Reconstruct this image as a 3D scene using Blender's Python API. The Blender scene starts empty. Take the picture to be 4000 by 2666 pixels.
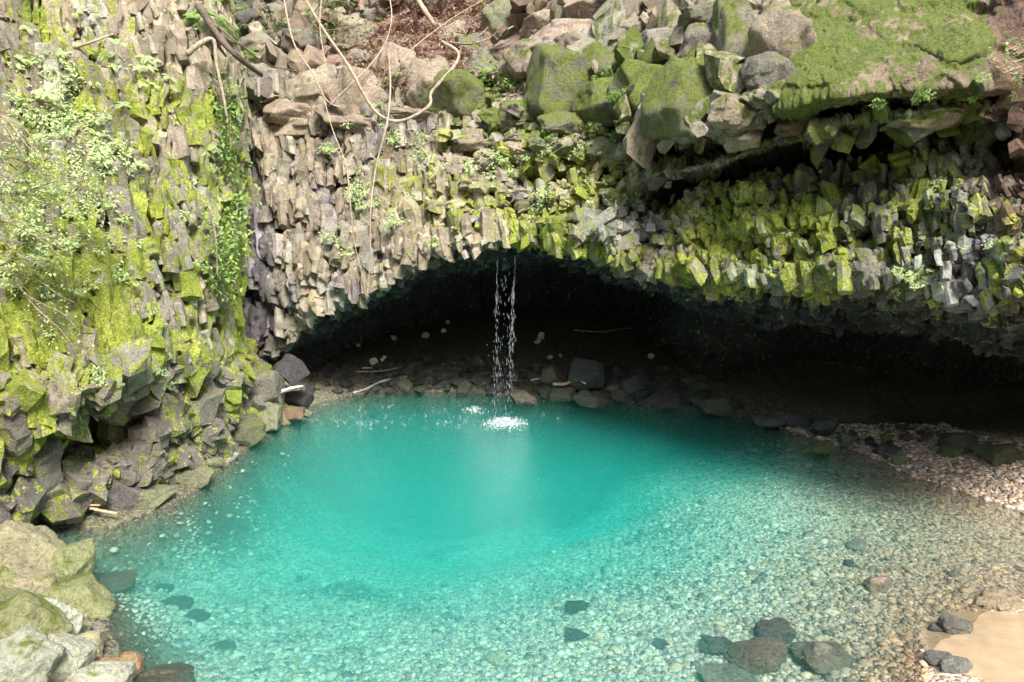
import bpy, math, random
import numpy as np
from mathutils import Vector, Matrix
from concurrent.futures import ThreadPoolExecutor
random.seed(7)
RNG = np.random.default_rng(11)
scene = bpy.context.scene
COL = scene.collection

# ------------------------------------------------------------------ camera
CAM_H, PITCH, FPX = 7.0, math.radians(12.0), 745.0
cp, sp = math.cos(PITCH), math.sin(PITCH)
cam_d = bpy.data.cameras.new("camera")
cam = bpy.data.objects.new("camera", cam_d)
COL.objects.link(cam)
cam.location = (0, 0, CAM_H)
cam.rotation_euler = (math.pi / 2 - PITCH, 0, 0)
cam_d.sensor_width = 36.0
cam_d.lens = 36.0 * FPX / 1024.0
cam_d.clip_end = 500
scene.camera = cam

def ray(px, py):
    dx, dy = px - 512.0, 341.0 - py
    return np.array([dx, FPX * cp + dy * sp, dy * cp - FPX * sp])
def at(px, py, Y):                       # world point seen at a pixel of the photo, Y metres ahead
    r = ray(px, py)
    return np.array([0, 0, CAM_H]) + r * (Y / r[1])
def atz(px, py, z):                      # world point seen at a pixel, on the level z
    r = ray(px, py)
    return np.array([0, 0, CAM_H]) + r * ((z - CAM_H) / r[2])
def project(P):
    X, Y, Z = P[..., 0], P[..., 1], P[..., 2] - CAM_H
    d = Y * cp - Z * sp
    u = Y * sp + Z * cp
    d = np.maximum(d, 1e-3)
    return 512 + FPX * X / d, 341 - FPX * u / d, d

# ------------------------------------------------------------------ noise
def hsh(x, y, z, s):
    h = (x.astype(np.uint32) * np.uint32(0x8da6b343)) ^ (y.astype(np.uint32) * np.uint32(0xd8163841)) ^ (z.astype(np.uint32) * np.uint32(0xcb1ab31f)) ^ np.uint32((s * 0x9E3779B1) & 0xffffffff)
    h ^= h >> np.uint32(15); h *= np.uint32(0x2c1b3c6d); h ^= h >> np.uint32(12); h *= np.uint32(0x297a2d39); h ^= h >> np.uint32(15)
    return h
def h01(h): return (h & np.uint32(0xffffff)).astype(np.float32) / np.float32(16777216.0)
def vn(P, s=0):
    P = P.astype(np.float32)
    i = np.floor(P).astype(np.int32); f = P - i; f = f * f * (3 - 2 * f)
    out = np.zeros(P.shape[0], np.float32)
    for a in (0, 1):
        wa = f[:, 0] if a else 1 - f[:, 0]
        for b in (0, 1):
            wb = f[:, 1] if b else 1 - f[:, 1]
            for c in (0, 1):
                wc = f[:, 2] if c else 1 - f[:, 2]
                out += wa * wb * wc * h01(hsh(i[:, 0] + a, i[:, 1] + b, i[:, 2] + c, s))
    return out
def fbm1(P, s=0, o=4):
    t = np.zeros(len(P), np.float32); a = 0.5; n = 0
    for k in range(o):
        t += a * (vn(P * 2.03 ** k + 17.3 * k, s + k) - .5); n += a; a *= .55
    return t / n * 2
def vor1(P, s, box=False):
    P = P.astype(np.float32); i = np.floor(P).astype(np.int32)
    N = len(P); f1 = np.full(N, 9, np.float32); f2 = np.full(N, 9, np.float32)
    idd = np.zeros(N, np.uint32); fp = np.zeros((N, 3), np.float32)
    for a in (-1, 0, 1):
        for b in (-1, 0, 1):
            for c in (-1, 0, 1):
                x, y, z = i[:, 0] + a, i[:, 1] + b, i[:, 2] + c
                h = hsh(x, y, z, s)
                q = np.stack([x + .5 + .84 * ((h & np.uint32(1023)).astype(np.float32) / 1023 - .5), y + .5 + .84 * (((h >> np.uint32(10)) & np.uint32(1023)).astype(np.float32) / 1023 - .5), z + .5 + .84 * (((h >> np.uint32(20)) & np.uint32(1023)).astype(np.float32) / 1023 - .5)], 1)
                d = np.abs(P - q); d = np.sqrt((d[:, 0] ** 2 + d[:, 1] ** 2) ** 2 + d[:, 2] ** 4) if box else (d * d).sum(1)
                m = d < f1
                f2 = np.where(m, f1, np.minimum(f2, d)); f1 = np.where(m, d, f1)
                idd = np.where(m, h, idd); fp[m] = q[m]
    r = idd * np.uint32(0x27d4eb2d); r ^= r >> np.uint32(15)
    return np.sqrt(f1), np.sqrt(f2), r, P - fp
def par(fn, P, *a):
    ch = [P[k:k + 60000] for k in range(0, len(P), 60000)]
    with ThreadPoolExecutor(4) as ex:
        rs = list(ex.map(lambda c: fn(c, *a), ch))
    if isinstance(rs[0], tuple):
        return tuple(np.concatenate([r[k] for r in rs]) for k in range(len(rs[0])))
    return np.concatenate(rs)
def fbm(P, s=0, o=4): return par(fbm1, P, s, o)
def vor(P, s=0, box=False): return par(vor1, P, s, box)
def r01(r, k): return ((r * np.uint32(2 * k + 3) + np.uint32(k * 7919)) >> np.uint32(9) & np.uint32(4095)).astype(np.float32) / 4095.0
def sst(a, b, x):
    t = np.clip((x - a) / (b - a), 0, 1); return t * t * (3 - 2 * t)

# ------------------------------------------------------------------ tagging and meshes
def tag(o, label=None, cat=None, group=None, kind=None):
    if label: o["label"] = label
    if cat: o["category"] = cat
    if group: o["group"] = group
    if kind: o["kind"] = kind
    return o
def link(name, me, mat=None, parent=None):
    o = bpy.data.objects.new(name, me); COL.objects.link(o)
    if mat is not None and not me.materials: me.materials.append(mat)
    if parent: o.parent = parent
    return o
def mesh_np(name, V, F, cols=None, smooth=False, extra=None):
    me = bpy.data.meshes.new(name)
    k = F.shape[1]
    me.vertices.add(len(V)); me.vertices.foreach_set("co", V.astype(np.float32).ravel())
    me.loops.add(F.size); me.loops.foreach_set("vertex_index", F.astype(np.int32).ravel())
    me.polygons.add(len(F)); me.polygons.foreach_set("loop_start", np.arange(0, F.size, k, dtype=np.int32))
    me.polygons.foreach_set("loop_total", np.full(len(F), k, np.int32))
    me.polygons.foreach_set("use_smooth", np.full(len(F), smooth, bool))
    me.update(calc_edges=True)
    if cols is not None:
        at_ = me.color_attributes.new("Col", 'FLOAT_COLOR', 'POINT')
        c = np.ones((len(V), 4), np.float32); c[:, :3] = cols
        at_.data.foreach_set("color", c.ravel())
    for nm, arr in (extra or {}).items():
        a_ = me.attributes.new(nm, 'FLOAT', 'POINT'); a_.data.foreach_set("value", arr.astype(np.float32))
    return me
def mesh_mixed(name, V, Q, T, cols, extra):
    me = bpy.data.meshes.new(name)
    me.vertices.add(len(V)); me.vertices.foreach_set("co", V.astype(np.float32).ravel())
    nl = Q.size + T.size
    me.loops.add(nl); me.loops.foreach_set("vertex_index", np.concatenate([Q.ravel(), T.ravel()]).astype(np.int32))
    me.polygons.add(len(Q) + len(T))
    me.polygons.foreach_set("loop_start", np.concatenate([np.arange(0, Q.size, 4), Q.size + np.arange(0, T.size, 3)]).astype(np.int32))
    me.polygons.foreach_set("loop_total", np.concatenate([np.full(len(Q), 4), np.full(len(T), 3)]).astype(np.int32))
    me.polygons.foreach_set("use_smooth", np.zeros(len(Q) + len(T), bool))
    me.update(calc_edges=True)
    at_ = me.color_attributes.new("Col", 'FLOAT_COLOR', 'POINT')
    c = np.ones((len(V), 4), np.float32); c[:, :3] = cols; at_.data.foreach_set("color", c.ravel())
    for nm, arr in extra.items():
        a_ = me.attributes.new(nm, 'FLOAT', 'POINT'); a_.data.foreach_set("value", arr.astype(np.float32))
    return me
def cell_area(Gr):
    a = Gr[:-1, 1:] - Gr[:-1, :-1]; b = Gr[1:, :-1] - Gr[:-1, :-1]
    A_ = np.zeros(Gr.shape[:2]); A_[:-1, :-1] = np.linalg.norm(np.cross(a, b), axis=2); return A_.ravel()
def prisms(Pb, Nb, area, weight, dens, r, L, off, lean, wob, seed, push=(0, 0, 0), tilt=.35, upcol=None):
    '''real broken columns: 5 or 6 sided prisms with slanted ends, standing proud of the sheet at random depths'''
    rg = np.random.default_rng(seed)
    w = area * weight; tot = w.sum(); n = int(tot * dens)
    idx = rg.choice(len(Pb), n, p=w / tot)
    K, Rn = 6, 5
    ax = np.tile(np.array([lean[0], lean[1], 1.0]), (n, 1)) + rg.normal(size=(n, 3)) * wob
    fl_ = Pb[idx].astype(np.float32) * .55; ax[:, 0] += .22 * fbm1(fl_, 900, 2) + lean[0] * 0; ax[:, 1] += .12 * fbm1(fl_ + 40, 901, 2)
    ax /= np.linalg.norm(ax, axis=1, keepdims=True)
    out_ = Nb[idx] + rg.normal(size=(n, 3)) * .28; e1 = out_ - ax * (out_ * ax).sum(1, keepdims=True); e1 /= np.linalg.norm(e1, axis=1, keepdims=True) + 1e-6; e2 = np.cross(ax, e1)
    rr = np.exp(rg.uniform(np.log(r[0]), np.log(r[1]), n)); LL = rg.uniform(L[0], L[1], n) * (rr / r[0]) ** .4
    ang = (np.arange(K)[None] + .5 + rg.uniform(-.28, .28, (n, K))) * 2 * np.pi / K
    rad = rr[:, None] * rg.uniform(.78, 1.12, (n, K)); asp = rg.uniform(.7, 1.0, n)
    t = np.array([-.5, -.25, 0, .25, .5])
    tx, ty = rg.normal(size=(n, 2, 1)) .transpose(1, 0, 2) * tilt
    V = np.zeros((n, Rn, K, 3))
    cx, cy = np.cos(ang) * rad, np.sin(ang) * rad * asp[:, None]
    ctr = Pb[idx] + Nb[idx] * rg.uniform(off[0], off[1], (n, 1)) + np.array(push)
    ctr = ctr + .12 * np.stack([rg.normal(size=n)] * 3, 1) * 0
    for k in range(Rn):
        j = 1 + rg.uniform(-.08, .08, (n, K)); tap = {0: .95, 1: 1.0, 2: 1.02, 3: 1.0, 4: .93}[k]
        dz = t[k] * LL[:, None] + ((cx * tx + cy * ty) if k in (0, 4) else 0) + rg.uniform(-.04, .04, (n, K)) * LL[:, None]
        sh = rg.normal(size=(n, 2)) * .10 * rr[:, None]
        V[:, k] = ctr[:, None] + e1[:, None] * (cx * j * tap + sh[:, :1])[..., None] + e2[:, None] * (cy * j * tap + sh[:, 1:])[..., None] + ax[:, None] * dz[..., None]
    f = []
    for k in range(Rn - 1):
        for i in range(K):
            a, b, c_, d = k * K + i, k * K + (i + 1) % K, (k + 1) * K + (i + 1) % K, (k + 1) * K + i
            f += [(a, b, c_), (a, c_, d)]
    for i in range(1, K - 1): f += [(0, i + 1, i), ((Rn - 1) * K, (Rn - 1) * K + i, (Rn - 1) * K + i + 1)]
    F = (np.array(f)[None] + (np.arange(n) * Rn * K)[:, None, None]).reshape(-1, 3)
    return V.reshape(-1, 3), F, np.repeat(idx, Rn * K), np.repeat(rg.random(n), Rn * K), np.repeat(rg.random(n), Rn * K)
def grid_faces(nr, nc):
    i = np.arange(nr * nc).reshape(nr, nc)
    return np.stack([i[:-1, :-1], i[:-1, 1:], i[1:, 1:], i[1:, :-1]], -1).reshape(-1, 4)

# ------------------------------------------------------------------ materials
def newmat(name):
    m = bpy.data.materials.new(name); m.use_nodes = True
    nt = m.node_tree; nt.nodes.clear()
    return m, nt, nt.nodes, nt.links
def N(nt, typ, **kw):
    n = nt.nodes.new(typ)
    for k, v in kw.items():
        if k.startswith("i_"): n.inputs[k[2:].replace("_", " ")].default_value = v
        else: setattr(n, k, v)
    return n
def mixc(nt, fac, a, b, blend='MIX'):
    n = nt.nodes.new("ShaderNodeMix"); n.data_type = 'RGBA'; n.blend_type = blend
    for sock, v in ((n.inputs[0], fac), (n.inputs[6], a), (n.inputs[7], b)):
        if hasattr(v, "is_linked"): nt.links.new(v, sock)
        elif isinstance(v, (int, float)): sock.default_value = v
        else: sock.default_value = (*v, 1)
    return n.outputs[2]
def mth(nt, op, a, b=0.0, c=None, clamp=False):
    n = nt.nodes.new("ShaderNodeMath"); n.operation = op; n.use_clamp = clamp
    for k, v in enumerate((a, b) if c is None else (a, b, c)):
        if hasattr(v, "is_linked"): nt.links.new(v, n.inputs[k])
        else: n.inputs[k].default_value = v
    return n.outputs[0]
def mrange(nt, v, a, b, c=0.0, d=1.0):
    n = nt.nodes.new("ShaderNodeMapRange"); nt.links.new(v, n.inputs[0])
    n.inputs[1].default_value, n.inputs[2].default_value, n.inputs[3].default_value, n.inputs[4].default_value = a, b, c, d
    return n.outputs[0]
def tnoise(nt, vec, scale, detail=5, rough=.6, fac=True):
    n = N(nt, "ShaderNodeTexNoise"); n.inputs["Scale"].default_value = scale; n.inputs["Detail"].default_value = detail
    n.inputs["Roughness"].default_value = rough; nt.links.new(vec, n.inputs["Vector"])
    return n.outputs["Fac"] if fac else n.outputs["Color"]

def cliff_material():
    m, nt, ns, ls = newmat("cliff_rock")
    out = N(nt, "ShaderNodeOutputMaterial"); b = N(nt, "ShaderNodeBsdfPrincipled")
    ls.new(b.outputs[0], out.inputs[0])
    tc = N(nt, "ShaderNodeTexCoord"); P = tc.outputs["Object"]
    col = N(nt, "ShaderNodeVertexColor", layer_name="Col").outputs[0]
    moss = N(nt, "ShaderNodeAttribute", attribute_name="moss").outputs["Fac"]
    wet = N(nt, "ShaderNodeAttribute", attribute_name="wet").outputs["Fac"]
    n1 = tnoise(nt, P, 3.0, 6, .65); n2 = tnoise(nt, P, 22.0, 6, .7); n3 = tnoise(nt, P, 90.0, 4, .7)
    v = mth(nt, 'ADD', mrange(nt, n1, .3, .7, .75, 1.25), mrange(nt, n2, .3, .7, -.32, .32))
    rock = mixc(nt, 1.0, col, (0.5, 0.5, 0.5), 'MIX')
    # rock colour times variation
    vm = N(nt, "ShaderNodeVectorMath", operation='SCALE'); ls.new(col, vm.inputs[0]); ls.new(v, vm.inputs[3])
    rock = vm.outputs[0]
    # pale lichen specks and dark stains
    spk = N(nt, "ShaderNodeTexVoronoi", i_Scale=16.0); ls.new(P, spk.inputs["Vector"])
    sp1 = mth(nt, 'MULTIPLY', mrange(nt, spk.outputs["Distance"], .16, .09, 0, 1), mrange(nt, n1, .5, .6, 0, 1))
    rock = mixc(nt, mth(nt, 'MULTIPLY', sp1, .6), rock, (0.52, 0.54, 0.42))
    st = tnoise(nt, P, 1.3, 4, .6)
    rock = mixc(nt, mrange(nt, st, .56, .72, 0, .55), rock, (0.07, 0.065, 0.06))
    # moss texture
    mc = mixc(nt, mrange(nt, n2, .35, .65), (0.13, 0.17, 0.02), (0.54, 0.60, 0.10))
    mc = mixc(nt, mrange(nt, st, .45, .65, 0, .8), mc, (0.15, 0.20, 0.025))
    mst = N(nt, 'ShaderNodeMapping'); mst.inputs['Scale'].default_value = (1, 1, .45); ls.new(P, mst.inputs[0]); nm = tnoise(nt, mst.outputs[0], 6.5, 4, .6)
    mm = mth(nt, 'ADD', mth(nt, 'ADD', moss, mrange(nt, nm, .3, .7, -.38, .56)), mrange(nt, n2, .3, .7, -.32, .32))
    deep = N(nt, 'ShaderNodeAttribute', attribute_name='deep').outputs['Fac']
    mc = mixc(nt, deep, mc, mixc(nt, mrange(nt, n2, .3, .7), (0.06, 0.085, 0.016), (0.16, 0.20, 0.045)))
    mm = mrange(nt, mm, .38, .62)
    ls.new(mixc(nt, mm, rock, mc), b.inputs["Base Color"])
    rg = mrange(nt, wet, 0, 1, .85, .22)
    ls.new(rg, b.inputs["Roughness"]); b.inputs["Specular IOR Level"].default_value = .35
    bp = N(nt, "ShaderNodeBump"); bp.inputs["Strength"].default_value = .9; bp.inputs["Distance"].default_value = .06
    cr = N(nt, "ShaderNodeTexVoronoi", feature='DISTANCE_TO_EDGE', i_Scale=5.5)
    mp = N(nt, "ShaderNodeMapping"); mp.inputs["Scale"].default_value = (1, 1, .5)
    wn = N(nt, "ShaderNodeVectorMath", operation='MULTIPLY_ADD'); ls.new(tnoise(nt, P, 4, 3, .5, False), wn.inputs[0]); wn.inputs[1].default_value = (.35, .35, .35); ls.new(P, wn.inputs[2])
    ls.new(wn.outputs[0], mp.inputs[0]); ls.new(mp.outputs[0], cr.inputs["Vector"])
    crk = mrange(nt, cr.outputs["Distance"], 0, .035, -.45, 0)
    hgt = mth(nt, 'ADD', mth(nt, 'MULTIPLY', n2, 1.3), mth(nt, 'ADD', mth(nt, 'MULTIPLY', n3, .5), crk))
    ls.new(hgt, bp.inputs["Height"]); ls.new(bp.outputs[0], b.inputs["Normal"])
    return m

def boulder_material(name, mossy=True):
    m, nt, ns, ls = newmat(name)
    out = N(nt, "ShaderNodeOutputMaterial"); b = N(nt, "ShaderNodeBsdfPrincipled"); ls.new(b.outputs[0], out.inputs[0])
    g = N(nt, "ShaderNodeNewGeometry"); P = g.outputs["Position"]
    oi = N(nt, "ShaderNodeObjectInfo")
    n1 = tnoise(nt, P, 2.2, 6, .65); n2 = tnoise(nt, P, 18.0, 6, .7); n3 = tnoise(nt, P, 80.0, 4, .7)
    v = mth(nt, 'ADD', mrange(nt, n1, .3, .7, .65, 1.25), mrange(nt, n2, .3, .7, -.42, .4))
    vm = N(nt, "ShaderNodeVectorMath", operation='SCALE'); ls.new(oi.outputs["Color"], vm.inputs[0]); ls.new(v, vm.inputs[3])
    rock = vm.outputs[0]
    rock = mixc(nt, mrange(nt, tnoise(nt, P, 7, 5, .6), .55, .7, 0, .5), rock, (0.08, 0.075, 0.065))
    sx = N(nt, "ShaderNodeSeparateXYZ"); ls.new(g.outputs["Normal"], sx.inputs[0])
    mc = mixc(nt, mrange(nt, n2, .35, .65), (0.07, 0.10, 0.015), (0.24, 0.28, 0.055))
    # alpha channel of the object colour carries how mossy it is
    a = mth(nt, 'ADD', mth(nt, 'MULTIPLY', sx.outputs[2], .35), mth(nt, 'ADD', mth(nt, 'MULTIPLY_ADD', oi.outputs["Alpha"], 2.0, -1.0), mrange(nt, n1, .25, .75, -.9, .5)))
    a = mth(nt, 'ADD', a, mrange(nt, n2, .3, .7, -.2, .2))
    ls.new(mixc(nt, mrange(nt, a, .35, .65), rock, mc), b.inputs["Base Color"])
    b.inputs["Roughness"].default_value = .75; b.inputs["Specular IOR Level"].default_value = .4
    bp = N(nt, "ShaderNodeBump"); bp.inputs["Strength"].default_value = 1.0; bp.inputs["Distance"].default_value = .07
    cr = N(nt, "ShaderNodeTexVoronoi", feature='DISTANCE_TO_EDGE', i_Scale=2.6); ls.new(P, cr.inputs["Vector"])
    hgt = mth(nt, 'ADD', mth(nt, 'MULTIPLY', n2, 1.3), mth(nt, 'ADD', mth(nt, 'MULTIPLY', n3, .6), mrange(nt, cr.outputs["Distance"], 0, .012, -.35, 0)))
    ls.new(hgt, bp.inputs["Height"]); ls.new(bp.outputs[0], b.inputs["Normal"])
    return m

def leaf_material(name, c1, c2):
    m, nt, ns, ls = newmat(name)
    out = N(nt, "ShaderNodeOutputMaterial"); b = N(nt, "ShaderNodeBsdfPrincipled")
    tr = N(nt, "ShaderNodeBsdfTranslucent"); mx = N(nt, "ShaderNodeMixShader"); mx.inputs[0].default_value = .3
    g = N(nt, "ShaderNodeNewGeometry"); oi = N(nt, "ShaderNodeObjectInfo")
    n = tnoise(nt, g.outputs["Position"], 9, 2, .5)
    f = mth(nt, 'ADD', mrange(nt, n, .3, .7, 0, .7), mth(nt, 'MULTIPLY', oi.outputs["Random"], .4), clamp=True)
    c = mixc(nt, f, c1, c2)
    ls.new(c, b.inputs["Base Color"]); ls.new(c, tr.inputs[0]); b.inputs["Roughness"].default_value = .45
    ls.new(b.outputs[0], mx.inputs[1]); ls.new(tr.outputs[0], mx.inputs[2]); ls.new(mx.outputs[0], out.inputs[0])
    return m
def plain(name, c1, c2, scale=14, rough=.8):
    m, nt, ns, ls = newmat(name)
    out = N(nt, "ShaderNodeOutputMaterial"); b = N(nt, "ShaderNodeBsdfPrincipled"); ls.new(b.outputs[0], out.inputs[0])
    g = N(nt, "ShaderNodeNewGeometry"); n = tnoise(nt, g.outputs["Position"], scale, 5, .6)
    ls.new(mixc(nt, mrange(nt, n, .3, .7), c1, c2), b.inputs["Base Color"]); b.inputs["Roughness"].default_value = rough
    bp = N(nt, "ShaderNodeBump"); bp.inputs["Strength"].default_value = .5; bp.inputs["Distance"].default_value = .01
    ls.new(n, bp.inputs["Height"]); ls.new(bp.outputs[0], b.inputs["Normal"])
    return m

M_CLIFF = cliff_material()
M_BOULDER = boulder_material("boulder_rock")
M_LEAF = leaf_material("leaf_fresh", (0.10, 0.22, 0.03), (0.33, 0.47, 0.13))
M_LEAFP = leaf_material("leaf_pale", (0.30, 0.42, 0.15), (0.58, 0.68, 0.34))
M_IVY = leaf_material("leaf_ivy", (0.10, 0.21, 0.04), (0.33, 0.47, 0.13))
M_BARK = plain("pale_bark", (0.20, 0.14, 0.09), (0.48, 0.40, 0.30))
M_BARKD = plain("dark_bark", (0.06, 0.045, 0.035), (0.17, 0.13, 0.10))
M_DRIFT = plain("driftwood", (0.34, 0.20, 0.11), (0.62, 0.45, 0.30), 9)
M_DRIFTG = plain("grey_driftwood", (0.16, 0.15, 0.14), (0.42, 0.40, 0.38), 9)
M_LITTER = plain("dry_leaves", (0.16, 0.085, 0.055), (0.42, 0.27, 0.19), 30)
M_SCRAP = plain("pale_scrap", (0.45, 0.47, 0.36), (0.75, 0.76, 0.66), 9)

# ------------------------------------------------------------------ lofted cliffs
def loft(ctrl, ncol, nrow, tr=.55):
    """ctrl[S][R] -> smooth (rows, cols, 3) base sheet; ncol/nrow give samples for each interval"""
    C = np.array(ctrl, float)                       # S,R,3
    def up(A, cnt, k):
        T = np.zeros_like(A); T[1:-1] = (A[2:] - A[:-2]) * .5 * k; T[0] = (A[1] - A[0]) * k; T[-1] = (A[-1] - A[-2]) * k
        out = []
        for i, n in enumerate(cnt):
            t = (np.arange(n) / n).reshape(-1, *([1] * (A.ndim - 1)))
            h = [2 * t**3 - 3 * t**2 + 1, t**3 - 2 * t**2 + t, -2 * t**3 + 3 * t**2, t**3 - t**2]
            out.append(h[0] * A[i] + h[1] * T[i] + h[2] * A[i + 1] + h[3] * T[i + 1])
        out.append(A[-1:]); return np.concatenate(out)
    A = up(C, ncol, 1.0)                            # cols,R,3
    A = up(np.swapaxes(A, 0, 1), nrow, tr)          # rows,cols,3
    return A
def normals(G):
    du = np.gradient(G, axis=1); dv = np.gradient(G, axis=0)
    n = np.cross(du, dv); n /= np.linalg.norm(n, axis=2, keepdims=True) + 1e-9
    return n
def smooth_n(n, k=6):
    for _ in range(k):
        n = n.copy(); n[1:-1] = (n[:-2] + 2 * n[1:-1] + n[2:]) / 4; n[:, 1:-1] = (n[:, :-2] + 2 * n[:, 1:-1] + n[:, 2:]) / 4
    return n / (np.linalg.norm(n, axis=2, keepdims=True) + 1e-9)

def blocks(P, size, s, tiltk=.35, saw=.5, crack=.1, cw=.08, warp=.25, lean=(0, 0), hole=0.0):
    """broken-block relief: every cell of a stretched cellular field is one flat facet at a depth of its own"""
    size = np.array(size, float)
    W = np.stack([fbm(P * 0.9 / size.min() + 31 * k, s + 50 + k, 3) for k in range(3)], 1) * warp + np.stack([fbm(P * 5.5 / size.min() + 11 * k, s + 70 + k, 2) for k in range(3)], 1) * .07
    Q = P.copy(); Q[:, 0] += lean[0] * P[:, 2]; Q[:, 1] += lean[1] * P[:, 2]
    f1, f2, r, d = vor(Q / size + W, s, True)
    a = r01(r, 1) - .5
    gx, gy, gz = r01(r, 2) - .5, r01(r, 3) - .5, r01(r, 4)
    h = a + tiltk * 2 * (gx * d[:, 0] + gy * d[:, 1]) - saw * (.4 + gz) * d[:, 2]
    e = f2 - f1
    h -= hole * (r01(r, 7) < .22)
    h -= crack * (1 - sst(0, cw, e))
    return h, e, r

def blob(Pp, px, py, Y, r, asp=(1, 1, 1), soft=.5):
    c = at(px, py, Y); d = np.sqrt((((Pp - c) / (np.array(asp) * r)) ** 2).sum(1)); return 1 - sst(1 - soft, 1 + soft, d)
# back cliff: rows  top, image top, lip A, recess A, lip B, recess B, tier top, mid, brow, ceiling edge, ceiling back, back wall, foot
def W(x, y, z): return np.array([x, y, z], float)
back = [
 [at(205,-190,34), at(205,0,29.5), at(212,80,27.5), at(214,92,27.3), at(216,105,27), at(218,120,26.9), at(220,140,26.6), at(222,240,26), at(225,345,25.6), W(-9.3,26.2,1.5), W(-9.2,26.3,1), W(-9,26.2,.5), W(-9,25.9,-1)],
 [at(245,-190,34), at(243,0,30), at(243,72,27), at(243,84,26.7), at(243,96,26.2), at(243,110,26.2), at(243,135,25.7), at(243,240,24.8), at(245,350,24.2), W(-8.3,25,1.2), W(-8.0,25.3,.9), W(-7.8,25.2,.5), W(-7.7,24.6,-1)],
 [at(285,-190,34), at(285,0,30.5), at(280,78,26.2), at(280,92,25.8), at(280,108,25.4), at(280,122,25.7), at(280,140,25.0), at(278,240,23.8), at(276,346,23.4), W(-7.5,25.2,1.7), W(-7.1,26,1.3), W(-6.9,26,.8), W(-6.9,25.4,-1)],
 [at(330,-190,34), at(335,0,30.5), at(330,72,25.8), at(330,100,25.2), at(330,112,24.5), at(328,128,24.9), at(325,145,24.4), at(318,225,23.0), at(312,312,22.5), W(-6.3,24.8,2.4), W(-6,27.5,2.2), W(-5.8,28.5,1.5), W(-5.8,28.5,-1)],
 [at(390,-190,34), at(395,0,30.5), at(390,62,25.6), at(390,100,24.8), at(390,118,24.0), at(385,132,24.3), at(382,150,23.7), at(376,215,22.2), at(366,287,21.6), W(-4.6,24.6,3.2), W(-4.2,28.5,3.2), W(-4,31,2), W(-4,31,-1)],
 [at(450,-190,34), at(455,0,29.5), at(450,70,25.2), at(450,112,24.0), at(450,124,23.3), at(445,138,23.5), at(442,155,22.9), at(435,205,21.6), at(425,252,20.9), W(-2.7,23.9,4.1), W(-2.2,28.5,3.9), W(-2,32.5,2.3), W(-2,32.5,-1)],
 [at(515,-190,33), at(515,0,27.5), at(515,65,24.5), at(520,124,22.9), at(520,134,22.4), at(518,148,22.6), at(516,165,22.0), at(510,205,21.0), at(502,236,20.5), W(-.3,23.6,4.65), W(0,28.5,4.2), W(0,33,2.5), W(0,33,-1)],
 [at(580,-190,31), at(580,0,25.5), at(580,60,23.3), at(585,134,21.2), at(585,144,21.0), at(582,158,21.3), at(580,175,20.9), at(578,208,20.1), at(574,237,19.7), W(1.9,23.6,4.6), W(2.4,28.5,4.1), W(2.6,33,2.5), W(2.6,33,-1)],
 [at(640,-190,29), at(640,0,23.5), at(645,132,18.4), at(645,150,22.8), at(642,172,19.2), at(640,196,23.8), at(640,216,19.8), at(640,245,19.3), at(640,266,19.0), W(3.9,23.3,4.1), W(4.5,28,3.7), W(5,31,2.3), W(5,31,-1)],
 [at(700,-190,27), at(700,0,21.5), at(708,128,17.1), at(710,146,21.8), at(710,164,17.6), at(708,188,23.2), at(708,208,18.9), at(705,250,18.3), at(700,277,17.9), W(5.4,22.2,3.5), W(6.2,24.6,2.8), W(6.3,25.2,1.2), W(6.3,24.6,-1)],
 [at(760,-190,25), at(760,0,19.2), at(768,112,16.1), at(768,132,20.8), at(768,146,16.4), at(768,174,22.3), at(768,192,18.1), at(762,246,17.3), at(758,281,16.9), W(7.1,21.5,3.3), W(7.8,24.5,2.6), W(8.2,25.2,1.2), W(8.2,24.3,-1)],
 [at(830,-190,23), at(830,0,17.6), at(830,95,15.1), at(830,116,20), at(832,128,15.4), at(832,156,21.6), at(832,174,17.3), at(830,240,16.2), at(828,283,15.7), W(8.6,20.8,3.3), W(10.2,25,3), W(10.6,26,1.5), W(10.6,25.4,-1)],
 [at(900,-190,21.5), at(900,0,16.6), at(900,92,14.4), at(900,108,19.2), at(905,116,14.5), at(905,146,20.8), at(905,160,16.5), at(905,240,15.2), at(905,293,14.7), W(10,19,3.4), W(12.5,23,3.1), W(13,24,1.5), W(13,23.4,-1)],
 [at(968,-190,20), at(968,0,15.8), at(968,86,13.9), at(970,100,17.8), at(970,112,14.2), at(970,140,19.7), at(972,160,15.6), at(972,240,14.4), at(975,297,13.9), W(11.2,17.5,3.4), W(14.5,21,3.1), W(15,22,1.5), W(15,21.5,-1)],
 [at(1040,-190,18.5), at(1040,0,14.7), at(1040,86,14.2), at(1042,108,14.1), at(1042,128,14.1), at(1042,155,14.2), at(1044,185,14.2), at(1045,250,13.4), at(1048,303,12.9), W(12.2,16,3.5), W(16,19,3.1), W(17,20,1.5), W(17,19.5,-1)],
 [at(1200,-190,16), at(1200,0,12.9), at(1200,86,12.9), at(1200,108,12.8), at(1200,128,12.7), at(1200,155,12.7), at(1200,185,12.6), at(1200,250,12.1), at(1200,310,11.7), W(13.5,14,3.5), W(18,16,3.1), W(19,17,1.5), W(19,16.5,-1)],
]
px_w = [36, 40, 46, 60, 62, 66, 64, 60, 60, 60, 68, 70, 66, 72, 60]
NC = [int(w * 1.45) for w in px_w]
NR = [40, 120, 110, 34, 30, 34, 34, 110, 100, 50, 34, 16, 20]
NR = NR[:12]
G = loft(back, NC, NR)
LR, LC = G.shape[:2]
nG = smooth_n(normals(G), 8)
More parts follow.
